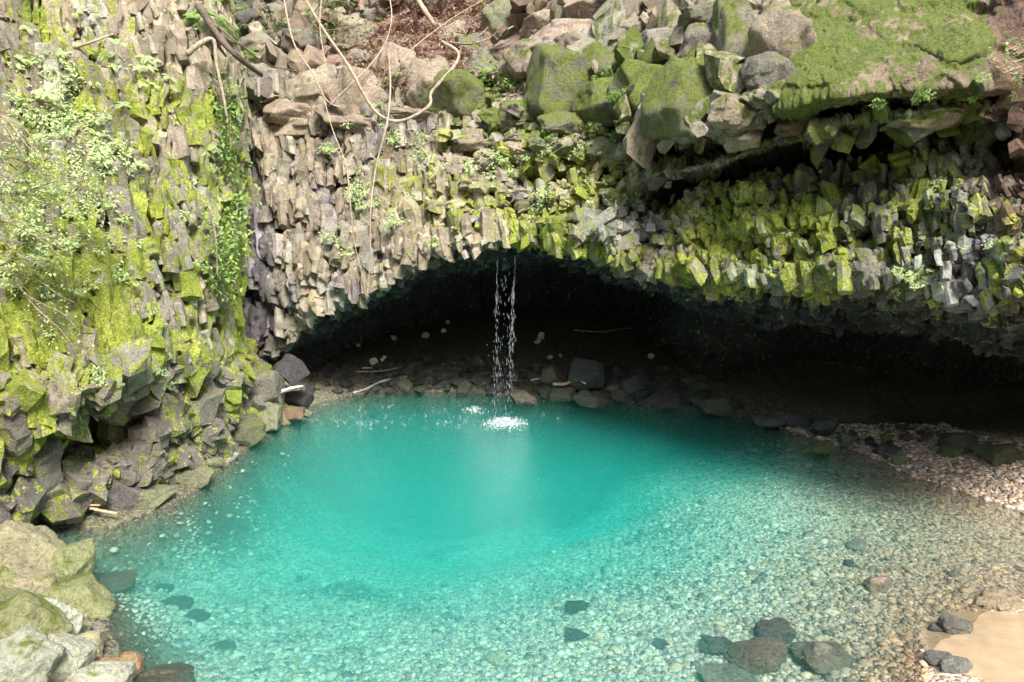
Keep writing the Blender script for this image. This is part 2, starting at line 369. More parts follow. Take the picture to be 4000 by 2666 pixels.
# outward = towards the camera side of the sheet
mid = G[LR // 3, LC // 2]; 
if np.dot(nG[LR // 3, LC // 2], np.array([0, 0, 7]) - mid) < 0: nG = -nG
row_id = np.repeat(np.arange(len(NR)), NR).astype(float); row_id = np.append(row_id, len(NR) - 1)
row_f = np.concatenate([k + np.arange(n) / n for k, n in enumerate(NR)] + [[len(NR)]])     # fractional control row
col_f = np.concatenate([k + np.arange(n) / n for k, n in enumerate(NC)] + [[len(NC)]])
RF = np.repeat(row_f[:, None], LC, 1).ravel(); CF = np.repeat(col_f[None, :], LR, 0).ravel()
P = G.reshape(-1, 3); Nn = nG.reshape(-1, 3)
upper = 1 - sst(1.6, 2.6, RF); right = sst(8.0, 11.0, CF)
brown = sst(12.9, 13.6, CF + .25 * fbm(P * .8, 77, 3)) * (1 - sst(6.3, 7.3, RF))
slab = sst(9.9, 10.2, CF) * (1 - sst(12.9, 13.2, CF)) * (1 - sst(2.0, 2.3, RF))
colz = sst(5.6, 6.4, RF)                                        # columnar tier
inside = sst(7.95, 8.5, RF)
# relief scales
RF0 = RF
hb, eb, rb = blocks(P, (1.3, 1.3, .8), 3, .35, 1.1, .12, .05, .3)
hm, em, rm = blocks(P, (.42, .42, 1.15), 5, .45, .8, .3, .06, .12, lean=(.03, 0))
hm2, em2, rm2 = blocks(P, (.42, .42, .5), 8, .6, 1.1, .3, .07, .14, lean=(.15, 0))
hs, es, rs_ = blocks(P, (.17, .17, .24), 9, .6, .8, .1, .09, .25)
ledge = fbm(P * np.array([.35, .35, 2.1]), 21, 4)
lowf = fbm(P * .55, 23, 3)
tall = 1 - sst(5.5, 8.0, CF)                                    # tall columns left, stubby blocks right
wb = .42 * upper * (1 - slab * .9) + .42 * (1 - upper)
wm = (.05 * upper + .16 * (1 - upper)) * (.25 + .75 * tall) * (1 - .5 * inside)
wm2 = (.05 * upper + .14 * (1 - upper)) * (.25 + .75 * (1 - tall))
ws = (.035 * upper + .12 * (1 - upper)) * (1 - slab * .7)
disp = wb * hb + wm * hm + wm2 * hm2 + ws * hs + .35 * lowf + .45 * ledge * (1 - upper)
big_ = (wb * hb + .35 * lowf + .45 * ledge * (1 - upper)) * (1 - .5 * sst(7.9, 8.3, RF))
disp *= 1 - .55 * brown
nz = Nn[:, 2]
disp *= 1 - .3 * (1 - sst(-.8, -.25, nz))
disp -= .22 * sst(3.6, 4.6, RF) 
disp -= .45 * upper * (1 - sst(8.5, 9.5, CF)) 
def blur(a, nr, nc, k):
    a = a.reshape(nr, nc)
    for _ in range(k):
        a = a.copy(); a[1:-1] = (a[:-2] + 2 * a[1:-1] + a[2:]) / 4; a[:, 1:-1] = (a[:, :-2] + 2 * a[:, 1:-1] + a[:, 2:]) / 4
    return a.ravel()
disp = blur(disp, LR, LC, 3) * upper + disp * (1 - upper)
disp += .035 * fbm(P * 9, 41, 4)
out3 = Nn * disp[:, None]
out3[:, 2] -= .45 * disp * (1 - upper * .6) * sst(-.9, -.2, nz)
PB = P + out3
PB_G = PB.reshape(LR, LC, 3)
CF_b = CF

# ---- rock colours
def lerp(a, b, t): return a * (1 - t[:, None]) + np.array(b, np.float32) * t[:, None]
n_a = fbm(P * .7, 61, 4); n_b = fbm(P * 1.9, 62, 4); n_c = fbm(P * 6, 63, 3)
base = np.tile(np.array([.39, .325, .245], np.float32), (len(P), 1))
base = lerp(base, (.32, .29, .235), sst(-.1, .5, n_a))
cellv = .75 + .5 * r01(rm, 6) * tall + .5 * r01(rm2, 6) * (1 - tall)
base = lerp(base, (.165, .165, .145), right * (1 - upper) * .9)
pale = (1 - upper) * right * sst(.45, .75, r01(rm2, 9) + .35 * n_b)
base = lerp(base, (.43, .47, .38), pale * .8)
base = lerp(base, (.30, .27, .31), (1 - upper) * sst(.8, .95, r01(rm2, 11)) * .6)
base = lerp(base, (.42, .24, .10), sst(.42, .6, fbm(P * 1.3 + 9, 66, 4)) * .65 * (1 - inside))
base = lerp(base, (.19, .115, .085), brown)
base = lerp(base, (.26, .19, .13), slab * .8)
lit_ = blob(P, 425, 40, 28.5, 2.8, (1.7, 2, 1.1), .3) * (1 - sst(1.9, 2.3, RF))
base = lerp(base, (.30, .20, .155), lit_)
base *= cellv[:, None]
moss_b = np.clip(.05 + .9 * sst(-.1, .45, n_b + .3 * n_a), 0, 1) * (.35 + .65 * sst(3.6, 6.5, CF)) * (1 - inside) * .8
moss_b = np.where(upper > .5, np.maximum(moss_b * .6, slab * np.clip(.52 + 1.0 * n_b + .6 * n_a, 0, .9)), moss_b)
wet_b = np.zeros(len(P))

def addm(mask, amt, px, py, Y, r, asp=(1, 1, 1)):
    b = blob(P, px, py, Y, r, asp) * amt; return np.maximum(mask, b) if amt > 0 else np.clip(mask + b, 0, 1)
nn = .5 + .9 * (n_b + .4 * n_c)
for (x, y, Y, r, a) in [(870,50,16.5,2.6,.95),(940,60,15.5,1.2,1),(630,90,21,1.6,.95),(560,112,22,1.6,.9),(680,100,19,1.2,.95),(470,90,24.5,1.2,.85),(600,190,20,1.2,.8),
                        (540,222,20,1.3,1.0),(580,230,19.5,1.2,1.0),(500,210,20.7,.9,.7),(650,215,19,1.0,.85),(720,235,17.8,1.4,.9),(790,225,16.6,1.3,.85),(850,235,15.8,1.2,.75),
                        (700,270,18,1,.8),(800,275,16,1,.7),(960,100,14.8,1.1,.9),(560,140,21.5,1.2,.8),(610,130,20.5,1.2,.9),(400,190,22.6,.9,.5),(450,215,21.6,.9,.55),(900,205,15.5,1.2,.6)]:
    moss_b = np.maximum(moss_b, blob(P, x, y, Y, r, (1.2, 1.2, .8), .6) * a * np.clip(nn + .25, 0, 1.1))
nob = (1 - np.clip(blob(P, 300, 190, 24, 2.6, (1.2, 1, 1.2)), 0, 1) * .8)
moss_b *= nob * (1 - .85 * brown)
wz = blob(P, 262, 290, 24, 1.1, (.9, 1.2, 2.6), .4)            # wet seep in the corner, purple grey and glossy
base = lerp(base, (.12, .11, .14), wz * .85); base = lerp(base, (.60, .58, .64), wz * sst(.1, .4, n_c + .3 * n_b) * .7)
wet_b = np.maximum(wet_b, wz); moss_b *= 1 - wz
base = lerp(base, (.04, .04, .044), inside)  # shade of the brow underside and cave put into the rock colour
gs = blob(P, 625, 222, 19.5, .95, (1.3, 1, .75), .3)            # the bare pale grey slab over the brow
base = lerp(base, (.36, .37, .31), gs * .9); moss_b *= 1 - .9 * gs
PBS = P + Nn * blur(big_, LR, LC, 2)[:, None]
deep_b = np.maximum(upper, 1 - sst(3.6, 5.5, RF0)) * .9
vis = (RF0 > 5.0) & (RF0 < 9.2); ar = cell_area(G)
tw = tall * sst(2.4, 3.4, RF0) * (1 - sst(8.6, 9.0, RF0)) ; sw_ = (1 - tall) * sst(5.7, 6.2, RF0) * (1 - sst(8.7, 9.1, RF0))
und = sst(7.9, 8.1, RF0) * (1 - sst(8.9, 9.3, RF0)); arow = 1 - sst(7.9, 8.2, RF0)
mid_ = sst(4.4, 5.6, CF_b) * (1 - sst(7.6, 8.6, CF_b)) * sst(2.4, 3.4, RF0) * (1 - sst(7.2, 7.7, RF0))
tw = tw * (1 - .75 * mid_); sw_ = sw_ * (1 - .6 * mid_)
PR = []
rag = .15 + 1.7 * sst(-.2, .35, fbm(P * .9, 88, 3))
PR.append(prisms(PBS, Nn, ar, tw * arow, 11, (.15, .27), (.35, .75), (-.26, .06), (-.03, .14), .10, 1, tilt=.55))
PR.append(prisms(PBS, Nn, ar, tw * arow * rag, 19, (.11, .22), (.3, .7), (-.12, .12), (-.03, .14), .09, 11, tilt=.34))
PR.append(prisms(PBS, Nn, ar, tw * arow * rag, 13, (.06, .13), (.18, .45), (-.02, .15), (-.03, .14), .2, 2, tilt=.34))
PR.append(prisms(PBS, Nn, ar, sw_ * arow, 9, (.13, .25), (.25, .6), (-.34, .14), (-.22, .2), .18, 3, tilt=.34))
PR.append(prisms(PBS, Nn, ar, sw_ * arow * rag, 36, (.08, .16), (.16, .36), (-.18, .24), (-.22, .2), .25, 4, tilt=.34))
PR.append(prisms(PBS, Nn, ar, sw_ * arow * rag, 26, (.05, .10), (.1, .25), (.0, .32), (-.22, .2), .3, 14, tilt=.34))
PR.append(prisms(PBS, Nn, ar, und, 26, (.09, .20), (.18, .4), (-.18, .08), (.0, .25), .2, 5, tilt=.34))
PR.append(prisms(PBS, Nn, ar, mid_, 9, (.16, .42), (.12, .26), (-.22, .22), (.05, .3), .22, 6, tilt=.34))
PR.append(prisms(PBS, Nn, ar, mid_, 14, (.08, .2), (.08, .2), (-.1, .26), (.05, .3), .35, 16, tilt=.34))
up1 = (1 - np.clip(blob(P, 425, 45, 28.5, 2.6, (1.6, 2, 1.1), .3), 0, 1)) * (1 - sst(1.9, 2.4, RF0)) * sst(.7, 1.0, RF0) * (1 - sst(9.3, 9.8, CF_b)) * sst(.8, 1.6, CF_b)
PR.append(prisms(PBS, Nn, ar, up1 * (1 - .6 * sst(4.8, 5.4, CF_b)), 3.2, (.22, .60), (.5, 1.1), (-.25, .2), (.3, .2), .55, 7, tilt=.45))
PR.append(prisms(PBS, Nn, ar, up1 * (1 - .7 * sst(4.8, 5.4, CF_b)), 8, (.10, .22), (.25, .5), (-.05, .25), (.3, .2), .7, 8, tilt=.45))
lipz = sst(3.7, 3.9, RF0) * (1 - sst(4.1, 4.4, RF0)) * sst(10.2, 10.8, CF_b) * (1 - sst(12.8, 13.1, CF_b))
PR.append(prisms(PBS, Nn, ar, lipz, 3, (.10, .30), (.2, .5), (-.15, .15), (.6, .1), .5, 9, tilt=.34))
brz = brown * sst(2.2, 3.2, RF0) * arow
PR.append(prisms(PBS, Nn, ar, brz, 7, (.12, .34), (.25, .6), (-.15, .2), (.1, .1), .4, 10, tilt=.34))
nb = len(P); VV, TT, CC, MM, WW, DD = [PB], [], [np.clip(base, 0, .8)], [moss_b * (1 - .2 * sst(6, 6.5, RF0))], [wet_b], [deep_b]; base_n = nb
PRN = []
for (v_, f_, id_, q1, q2) in PR:
    VV.append(v_); TT.append(f_ + base_n); base_n += len(v_)
    var = (.62 + .7 * q1)[:, None]; cb = base[id_] / np.maximum(cellv[id_], .3)[:, None] * var
    cb = np.where((q2 > .86)[:, None] & (inside[id_] < .3)[:, None], cb * .6 + np.array([.20, .205, .17]), cb)
    CC.append(np.clip(cb, 0, .8)); MM.append(np.clip(moss_b[id_] * (.65 + .6 * q2), 0, .9)); WW.append(wet_b[id_]); DD.append(deep_b[id_]); PRN.append(Nn[id_])
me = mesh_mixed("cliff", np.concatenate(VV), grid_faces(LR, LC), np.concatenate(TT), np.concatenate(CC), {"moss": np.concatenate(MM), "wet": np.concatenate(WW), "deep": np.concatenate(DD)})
EXP, EXN = list(VV[1:]), list(PRN)
cliff_back = tag(link("arched_cliff", me, M_CLIFF), None, None, None, "structure")
cliff_back["label"] = "columnar basalt cliff overhanging the cave arch above the pool"

# ---- left cliff: rows top, image top, 110, 220, 320, lip, recess, lower face, low lip, low recess, foot
left = [
 [at(-330,-260,12), at(-330,0,9.5), at(-330,110,9.2), at(-330,220,9), at(-330,320,8.9), at(-330,400,8.8), at(-330,420,9), at(-330,460,8.9), at(-330,500,8.8), at(-330,520,8.8), at(-330,640,8.8)],
 [at(-130,-260,15), at(-130,0,12), at(-130,110,11.6), at(-130,220,11.4), at(-130,320,11.2), at(-130,400,11.1), at(-130,420,11.3), at(-130,460,11.2), at(-130,500,11.3), at(-130,520,11.5), at(-130,640,11.2)],
 [at(-30,-260,19.5), at(-30,0,17.5), at(-30,110,16.6), at(-30,220,15), at(-30,320,13.4), at(-30,400,12.4), at(-30,425,12.6), at(-30,480,12.5), at(-30,510,12.7), at(-30,525,13.2), at(-30,590,13.2)],
 [at(12,-260,20), at(12,0,18), at(12,110,17), at(12,220,15.4), at(12,320,13.8), at(12,395,12.9), at(14,425,13.55), at(12,478,13.3), at(8,508,13.2), at(8,520,14.24), at(12,570,14.2)],
 [at(60,-260,20.6), at(60,0,18.6), at(60,110,17.5), at(60,220,15.8), at(60,320,14.4), at(62,408,13.6), at(62,412,16.4), at(66,470,15.6), at(66,486,14.2), at(66,498,16), at(66,545,15.2)],
 [at(108,-260,21.2), at(108,0,19.2), at(108,110,18.1), at(108,220,16.5), at(108,320,15.3), at(110,385,14.6), at(108,402,17.1), at(112,455,16.2), at(112,472,14.9), at(112,484,16.4), at(118,530,15.2)],
 [at(150,-260,21.8), at(150,0,19.8), at(150,110,18.7), at(150,220,17.3), at(150,320,16.3), at(150,372,15.9), at(150,384,16.5), at(152,440,16.0), at(154,476,15.7), at(156,486,16.1), at(162,520,15.8)],
 [at(190,-260,22.6), at(190,0,20.6), at(190,110,19.5), at(190,220,18.2), at(190,320,17.5), at(190,366,17.4), at(190,376,17.7), at(192,430,17.3), at(194,464,17.0), at(194,474,17.2), at(198,505,17.1)],
 [at(216,-260,23.5), at(214,0,21), at(218,110,20.4), at(222,220,19.8), at(220,320,19.2), at(222,360,19.0), at(222,370,19.2), at(222,415,18.8), at(224,444,18.7), at(224,452,18.8), at(228,482,18.8)],
 [at(228,-260,25.5), at(222,0,23), at(234,110,22.2), at(236,220,21.8), at(230,320,20.8), at(236,358,20.4), at(238,368,20.5), at(240,398,20.2), at(242,424,19.9), at(242,430,20), at(244,462,19.9)],
 [at(236,-260,28), at(222,0,26), at(240,110,25.0), at(236,220,24.4), at(232,320,23.4), at(245,362,22.8), at(252,374,22.6), at(264,392,22.2), at(272,408,21.8), at(274,412,21.7), at(278,436,21.6)],
 [at(236,-260,30), at(222,0,28), at(238,110,27.4), at(232,220,27), at(226,320,26.4), at(250,364,25.6), at(262,378,25.2), at(280,388,24.6), at(292,398,24), at(294,402,23.8), at(300,425,23.2)],
]
NC2 = [60, 90, 60, 74, 76, 72, 70, 60, 60, 50, 24]
NR2 = [30, 165, 165, 150, 110, 44, 80, 60, 30, 60]
G2 = loft(left, NC2, NR2)
L2R, L2C = G2.shape[:2]
n2 = smooth_n(normals(G2), 8)
if np.dot(n2[L2R // 2, L2C // 2], np.array([0, 0, 7]) - G2[L2R // 2, L2C // 2]) < 0: n2 = -n2
rf2 = np.concatenate([k + np.arange(n) / n for k, n in enumerate(NR2)] + [[len(NR2)]]); cf2 = np.concatenate([k + np.arange(n) / n for k, n in enumerate(NC2)] + [[len(NC2)]])
RF = np.repeat(rf2[:, None], L2C, 1).ravel(); CF = np.repeat(cf2[None, :], L2R, 0).ravel()
P = G2.reshape(-1, 3); Nn = n2.reshape(-1, 3)
hb, eb, rb = blocks(P, (1.3, 1.3, 1.7), 103, .5, .7, .15, .04, .22)
hm, em, rm = blocks(P, (.46, .46, 2.4), 105, .4, .8, .3, .05, .11, lean=(.10, 0))
hl, el, rl = blocks(P, (.66, .66, .6), 108, .7, .8, .5, .07, .25)
hs, es, rs_ = blocks(P, (.15, .15, .26), 109, .6, .8, .1, .09, .25)
low = sst(4.3, 5.4, RF + .35 * fbm(P * .8, 120, 2))                        # round jumbled rocks under the columns
lowf = fbm(P * .5, 123, 3)
disp = (.26 * hb + .16 * hm - .2) * (1 - low) + (.34 * hb + .40 * hl) * low + .08 * hs * (1 - .5 * low) + .45 * lowf + .14 * fbm(P * np.array([2.2, 2.2, .6]), 133, 3)
disp += .03 * fbm(P * 9, 141, 4)
disp = disp * .5 + .5 * blur(disp, L2R, L2C, 1)
out3 = Nn * disp[:, None]; out3[:, 2] -= .45 * disp * sst(-.9, -.2, Nn[:, 2])
PL = P + out3
PL_G = PL.reshape(L2R, L2C, 3)
n_a = fbm(P * .6, 161, 4); n_b = fbm(P * 1.6, 162, 4); n_c = fbm(P * 6, 163, 3)
base = np.tile(np.array([.40, .34, .255], np.float32), (len(P), 1))
base = lerp(base, (.26, .24, .20), sst(-.1, .4, n_a))
base = lerp(base, (.46, .37, .28), 1 - sst(.6, 1.7, RF + .5 * n_a))
base = lerp(base, (.17, .155, .135), low * .8)
base = lerp(base, (.46, .30, .10), sst(.4, .6, fbm(P * 1.1 + 9, 166, 4)) * .6 * (1 - low))
base = lerp(base, (.5, .52, .44), sst(.82, .97, r01(rm, 9)) * .6 * (1 - low))
base *= (.72 + .56 * r01(rm, 6))[:, None]
moss = np.clip(sst(-.45, .3, n_b + .3 * n_a + .12), 0, 1) * .85
streak = sst(-.15, .35, fbm(P * np.array([2.6, 2.6, .5]), 170, 3))
moss *= .5 + .6 * streak
nn = .5 + .9 * (n_b + .4 * n_c)
for (x, y, Y, r, a) in [(60,60,15.8,1.3,.95),(20,40,15,1.0,.8),(50,250,14.5,1.5,1),(70,330,14,1.4,1.05),(30,340,13.5,1.1,1.05),(10,300,13.5,1.2,1),(120,300,15.3,1.2,.85),(165,200,17.3,.9,.9),
                        (170,230,17,.9,.95),(150,260,16.5,1,.8),(210,230,19.6,.7,.8),(60,385,14,1.0,.9),(185,95,18.8,.6,.8),(95,160,16,1,.8),(110,455,15,.5,.8),(20,440,13,.6,.7),(255,400,22.5,1.3,.8),(215,395,18.8,.8,.5)]:
    moss = np.maximum(moss, blob(P, x, y, Y, r, (1.0, 1.3, 1.3), .6) * a * np.clip(nn + .3, 0, 1.15))
moss *= 1 - .35 * low
moss *= .35 + .9 * sst(-.35, .25, fbm(P * np.array([3.5, 3.5, 1.6]), 191, 3))
tanz = blob(P, 185, 30, 20, 1.7, (1.1, 1.5, .9), .4); moss *= 1 - .8 * tanz
wet = low * .6 * sst(0, .5, n_b + .2)
ar = cell_area(G2); hi = (1 - low) * sst(.6, 1.0, RF)
PR = []
colw = hi * (.35 + .65 * sst(3.5, 5.0, CF))
rag = .3 + 1.4 * sst(-.3, .3, fbm(P * .8, 188, 3))
PR.append(prisms(P, Nn, ar, hi, 3.6, (.18, .34), (.5, 1.15), (-.32, .08), (-.10, .12), .09, 21, tilt=.34))
PR.append(prisms(P, Nn, ar, hi * rag, 8.0, (.12, .24), (.3, .85), (-.14, .16), (-.10, .12), .13, 22, tilt=.34))
PR.append(prisms(P, Nn, ar, hi * rag, 14.0, (.05, .13), (.15, .5), (-.04, .2), (-.10, .12), .22, 23, tilt=.34))
PR.append(prisms(P, Nn, ar, low, 3.4, (.20, .50), (.4, .8), (-.25, .22), (.2, .1), .35, 24, tilt=.34))
PR.append(prisms(P, Nn, ar, low, 6.0, (.09, .20), (.2, .45), (-.1, .22), (.2, .1), .5, 25, tilt=.34))
nb = len(P); VV, TT, CC, MM, WW, DD = [PL], [], [np.clip(base, 0, .8)], [moss], [wet], [np.zeros(nb)]; base_n = nb
cv = .72 + .56 * r01(rm, 6)
for (v_, f_, id_, q1, q2) in PR:
    VV.append(v_); TT.append(f_ + base_n); base_n += len(v_)
    cb = base[id_] / cv[id_][:, None] * (.7 + .6 * q1)[:, None]
    cb = np.where((q2 > .9)[:, None] & (low[id_] < .3)[:, None], cb * .6 + np.array([.20, .21, .17]), cb)
    CC.append(np.clip(cb, 0, .8)); MM.append(np.clip(moss[id_] * (.75 + .5 * q2), 0, .92)); WW.append(wet[id_]); DD.append(np.zeros(len(v_))); EXP.append(v_); EXN.append(Nn[id_])
me = mesh_mixed("cliff", np.concatenate(VV), grid_faces(L2R, L2C), np.concatenate(TT), np.concatenate(CC), {"moss": np.concatenate(MM), "wet": np.concatenate(WW), "deep": np.concatenate(DD)})
cliff_left = tag(link("mossy_cliff", me, M_CLIFF), None, None, None, "structure")
cliff_left["label"] = "mossy column cliff along the left bank of the pool"

# ------------------------------------------------------------------ visible-surface lookup of the rock faces
CELL = 2
SW, SH = 1100 // CELL, 560 // CELL
zb = np.full((SH, SW), 1e9); sidx = np.full((SH, SW), -1, np.int64)
ALLP = np.concatenate([PB, PL] + EXP); 
ALLN = np.concatenate([normals(PB_G).reshape(-1, 3), normals(PL_G).reshape(-1, 3)] + EXN)
dc = np.array([0, 0, CAM_H]) - ALLP
fl = (ALLN * dc).sum(1) < 0; ALLN[fl] *= -1
u, v, d = project(ALLP)
iu, iv = (u / CELL).astype(int), (v / CELL).astype(int)
ok = (iu >= 0) & (iu < SW) & (iv >= 0) & (iv < SH) & (d > 1)
order = np.argsort(-d[ok]); idx = np.nonzero(ok)[0][order]
sidx[iv[idx], iu[idx]] = idx                                   # nearest written last
def surf(px, py, back_=0.0):
    a, b = int(np.clip(py / CELL, 0, SH - 1)), int(np.clip(px / CELL, 0, SW - 1))
    best = -1
    for rad in range(0, 6):
        sub = sidx[max(a - rad, 0):a + rad + 1, max(b - rad, 0):b + rad + 1]; s_ = sub[sub >= 0]
        if len(s_): best = s_[np.argmin(d[s_])]; break
    if best < 0: return at(px, py, 20), np.array([0, -1, 0])
    p = ALLP[best]
    return p.copy(), ALLN[best].copy()

# ------------------------------------------------------------------ ground: pool bed, beach, cave floor, banks
shp = [(300,408),(322,401),(345,396),(400,391),(470,392),(530,396),(600,400),(650,404),(700,409),(745,418),(800,432),(860,450),(914,474),(970,492),(1024,509),(1100,535)]
sh2 = [(1110,600),(1045,602),(980,614),(948,640),(925,682),(930,730)]
sh4 = [(135,700),(118,650),(105,610),(85,575),(62,550),(52,530),(110,526),(175,503),(205,481),(232,461),(262,435),(290,418)]
POLY = np.array([atz(*q, 0)[:2] for q in shp] + [(13.5, 13), (12, 11.3)] + [atz(*q, 0)[:2] for q in sh2] + [(6, 6.6), (3, 5.8), (-2, 5.8), (-4.6, 7.2)] + [atz(*q, 0)[:2] for q in sh4])
dep = [(450,480,3.7),(400,450,3.9),(500,450,4),(350,500,3.0),(450,530,2.7),(550,500,2.6),(540,550,1.6),(300,545,1.9),(400,565,1.8),(560,450,3.2),(450,610,1.2),(450,640,.7),(450,675,.42),(300,610,1.4),(240,620,1.2),(300,640,.9),(300,675,.6),(170,620,1.2),(600,450,2.4),(610,540,1.2),(640,600,.75),(690,460,1.3),(710,520,.8),(750,600,.38),(790,520,.42),(850,480,.3),(840,560,.27),(900,530,.2),(900,590,.2),(950,580,.14),(850,660,.25),(780,650,.3),(700,670,.33),(700,630,.42),(600,675,.4),(570,640,.6),(330,440,3),(250,490,2.6),(180,540,2.2),(430,415,2.8),(520,420,2.8),(640,425,2.0),(750,450,.75),(820,460,.4),(900,490,.2),(1000,560,.12)]
DP = np.array([[*atz(x, y, -z * .6)[:2], z] for x, y, z in dep])
UPP = np.array([(0,27,1.1),(-4,27,1.0),(4,27,1.0),(0,31,1.8),(9,24,.6),(13,20,.8),(16,17,.9),(10,18.5,.5),(-7,26,.9),(-12,20,1.8),(-13,12,1.6),(-8.5,11,.9),(-7,9,.8),(9,9.5,.14),(8,8.5,.14),(12,10,.5),(0,2,5.2),(-6,2,5),(6,2,5),(0,-5,5.4),(14,4,2.5),(-14,4,3),(20,14,2),(-14,28,2.5),(12,30,2)], float)
def shep(q, pts, eps=.9, pw=1.9):
    d2 = ((q[:, None, :] - pts[None, :, :2]) ** 2).sum(2) + eps; w_ = d2 ** -pw; return (w_ * pts[:, 2]).sum(1) / w_.sum(1)
def gauss_(q, pts, sg=1.45):
    d2 = ((q[:, None, :] - pts[None, :, :2]) ** 2).sum(2); w_ = np.exp(-d2 / (2 * sg * sg)) + 1e-4 / (1 + d2) ** 2; return (w_ * pts[:, 2]).sum(1) / w_.sum(1)
def sdist(q):
    A_ = POLY; B_ = np.roll(POLY, -1, 0); e = B_ - A_
    best = np.full(len(q), 1e9); ins = np.zeros(len(q), bool)
    for a, b, ee in zip(A_, B_, e):
        t = np.clip(((q - a) @ ee) / (ee @ ee), 0, 1); dd = ((q - a - t[:, None] * ee) ** 2).sum(1); best = np.minimum(best, dd)
        c1 = (a[1] > q[:, 1]) != (b[1] > q[:, 1]); xx = (b[0] - a[0]) * (q[:, 1] - a[1]) / (b[1] - a[1] + 1e-12) + a[0]; ins ^= c1 & (q[:, 0] < xx)
    return np.where(ins, 1, -1) * np.sqrt(best)
def ground_z(xy):
    out = np.zeros(len(xy), np.float32)
    for k in range(0, len(xy), 50000):
        q = xy[k:k + 50000].astype(float); sdv = sdist(q) + .16 * fbm1(np.c_[q, q[:, 0] * 0] * 1.1, 220, 3)
        D_ = gauss_(q, DP); U_ = shep(q, UPP)
        out[k:k + 50000] = np.where(sdv > 0, -D_ * (1 - np.exp(-np.maximum(sdv, 0) / 1.0)), U_ * (1 - np.exp(np.minimum(sdv, 0) * .28 / np.maximum(U_, .1))))
    return out
def axis_(lo, hi, step, far, nf):
    core = np.arange(lo, hi, step); t = np.linspace(0, 1, nf)[1:] ** 1.8
    return np.concatenate([(lo - t * (lo + far))[::-1], core, core[-1] + t * (far - core[-1])])
gx = axis_(-11, 15.5, .045, 80, 24); gy = axis_(6.5, 27.5, .045, 90, 26)
gy = np.where(gy < 6.5, gy * 1.0, gy)
XX, YY = np.meshgrid(gx, gy); xy = np.stack([XX.ravel(), YY.ravel()], 1)
inner = (xy[:, 0] > -22) & (xy[:, 0] < 26) & (xy[:, 1] > -10) & (xy[:, 1] < 40)
zz = np.full(len(xy), 4.0, np.float32); zz[inner] = ground_z(xy[inner])
rr = np.sqrt(((xy[:, 0] - 2) / 1.0) ** 2 + ((xy[:, 1] - 14) / 1.05) ** 2)
rise = sst(19, 26, rr)
PG = np.stack([xy[:, 0], xy[:, 1], zz * 0], 1)
zz = zz * (1 - rise) + rise * 4
zz += np.clip(rr - 24, 0, 60) * .8 * (1 + .25 * fbm(PG * .08, 201, 3)) + rise * 2.0 * fbm(PG * .3, 202, 4)  # unseen rim hills, added to block low sky and keep the caves dark
fine = 1 - sst(17, 20, rr)
zz += fine * (.2 * fbm(PG * .7, 203, 4) * sst(.3, 1.6, -zz) + .08 * fbm(PG * .9, 203, 3) * sst(.1, .8, zz) + .012 * fbm(PG * 8, 204, 3))
GZ = zz.reshape(len(gy), len(gx))
def gz(x, y):
    i = np.clip(np.searchsorted(gx, x) - 1, 0, len(gx) - 2); j = np.clip(np.searchsorted(gy, y) - 1, 0, len(gy) - 2)
    a = (x - gx[i]) / (gx[i + 1] - gx[i]); b = (y - gy[j]) / (gy[j + 1] - gy[j])
    return (GZ[j, i] * (1 - a) * (1 - b) + GZ[j, i + 1] * a * (1 - b) + GZ[j + 1, i] * (1 - a) * b + GZ[j + 1, i + 1] * a * b)
sandc = atz(1010, 655, 0)[:2]
sdist = np.sqrt(((xy - sandc) / np.array([1.15, 1.1])) ** 2).sum(1)
sd = np.sqrt((((xy - sandc) / np.array([1.25, 1.35])) ** 2).sum(1)) + .22 * fbm(PG * 1.4, 205, 3)
sand = 1 - sst(.85, 1.05, sd)
beach = sst(-.02, .1, zz) * (1 - rise)
gcol = np.tile(np.array([.58, .55, .43], np.float32), (len(xy), 1))
gcol = lerp(gcol, (.34, .25, .17), sst(-.5, -.05, zz) * .8)
gcol = lerp(gcol, (.42, .33, .26), beach * sst(4, 7, xy[:, 0]))
gcol = lerp(gcol, (.10, .085, .07), beach * (1 - sst(4, 7, xy[:, 0])))
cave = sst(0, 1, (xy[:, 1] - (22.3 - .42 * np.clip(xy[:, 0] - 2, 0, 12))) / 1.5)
gcol = lerp(gcol, (.032, .028, .026), cave)  # cave floor painted near black to stand in for shade
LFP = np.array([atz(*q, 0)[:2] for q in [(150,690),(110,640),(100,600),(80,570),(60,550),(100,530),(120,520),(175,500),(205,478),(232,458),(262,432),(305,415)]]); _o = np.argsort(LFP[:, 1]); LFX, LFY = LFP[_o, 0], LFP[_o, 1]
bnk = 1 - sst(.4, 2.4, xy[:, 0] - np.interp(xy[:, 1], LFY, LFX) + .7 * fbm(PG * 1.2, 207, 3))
gcol = lerp(gcol, (.12, .115, .075), bnk * (xy[:, 1] > 8))  # dark bank rock; its tone also carries the shadow along the left bank
gcol = lerp(gcol, (.15, .14, .10), sst(18.5, 21.5, xy[:, 1] + 1.0 * fbm(PG * .8, 208, 3)) * .85 * (1 - rise))  # brown rock at the far bed, darkened to imitate the shaded back water
gcol = lerp(gcol, (.55, .41, .25), sand)
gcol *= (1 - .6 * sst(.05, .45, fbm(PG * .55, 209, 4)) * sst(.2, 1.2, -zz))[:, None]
gcol = lerp(gcol, (.07, .10, .03), sst(0, .6, rise))
PGz = PG.copy(); PGz[:, 2] = zz
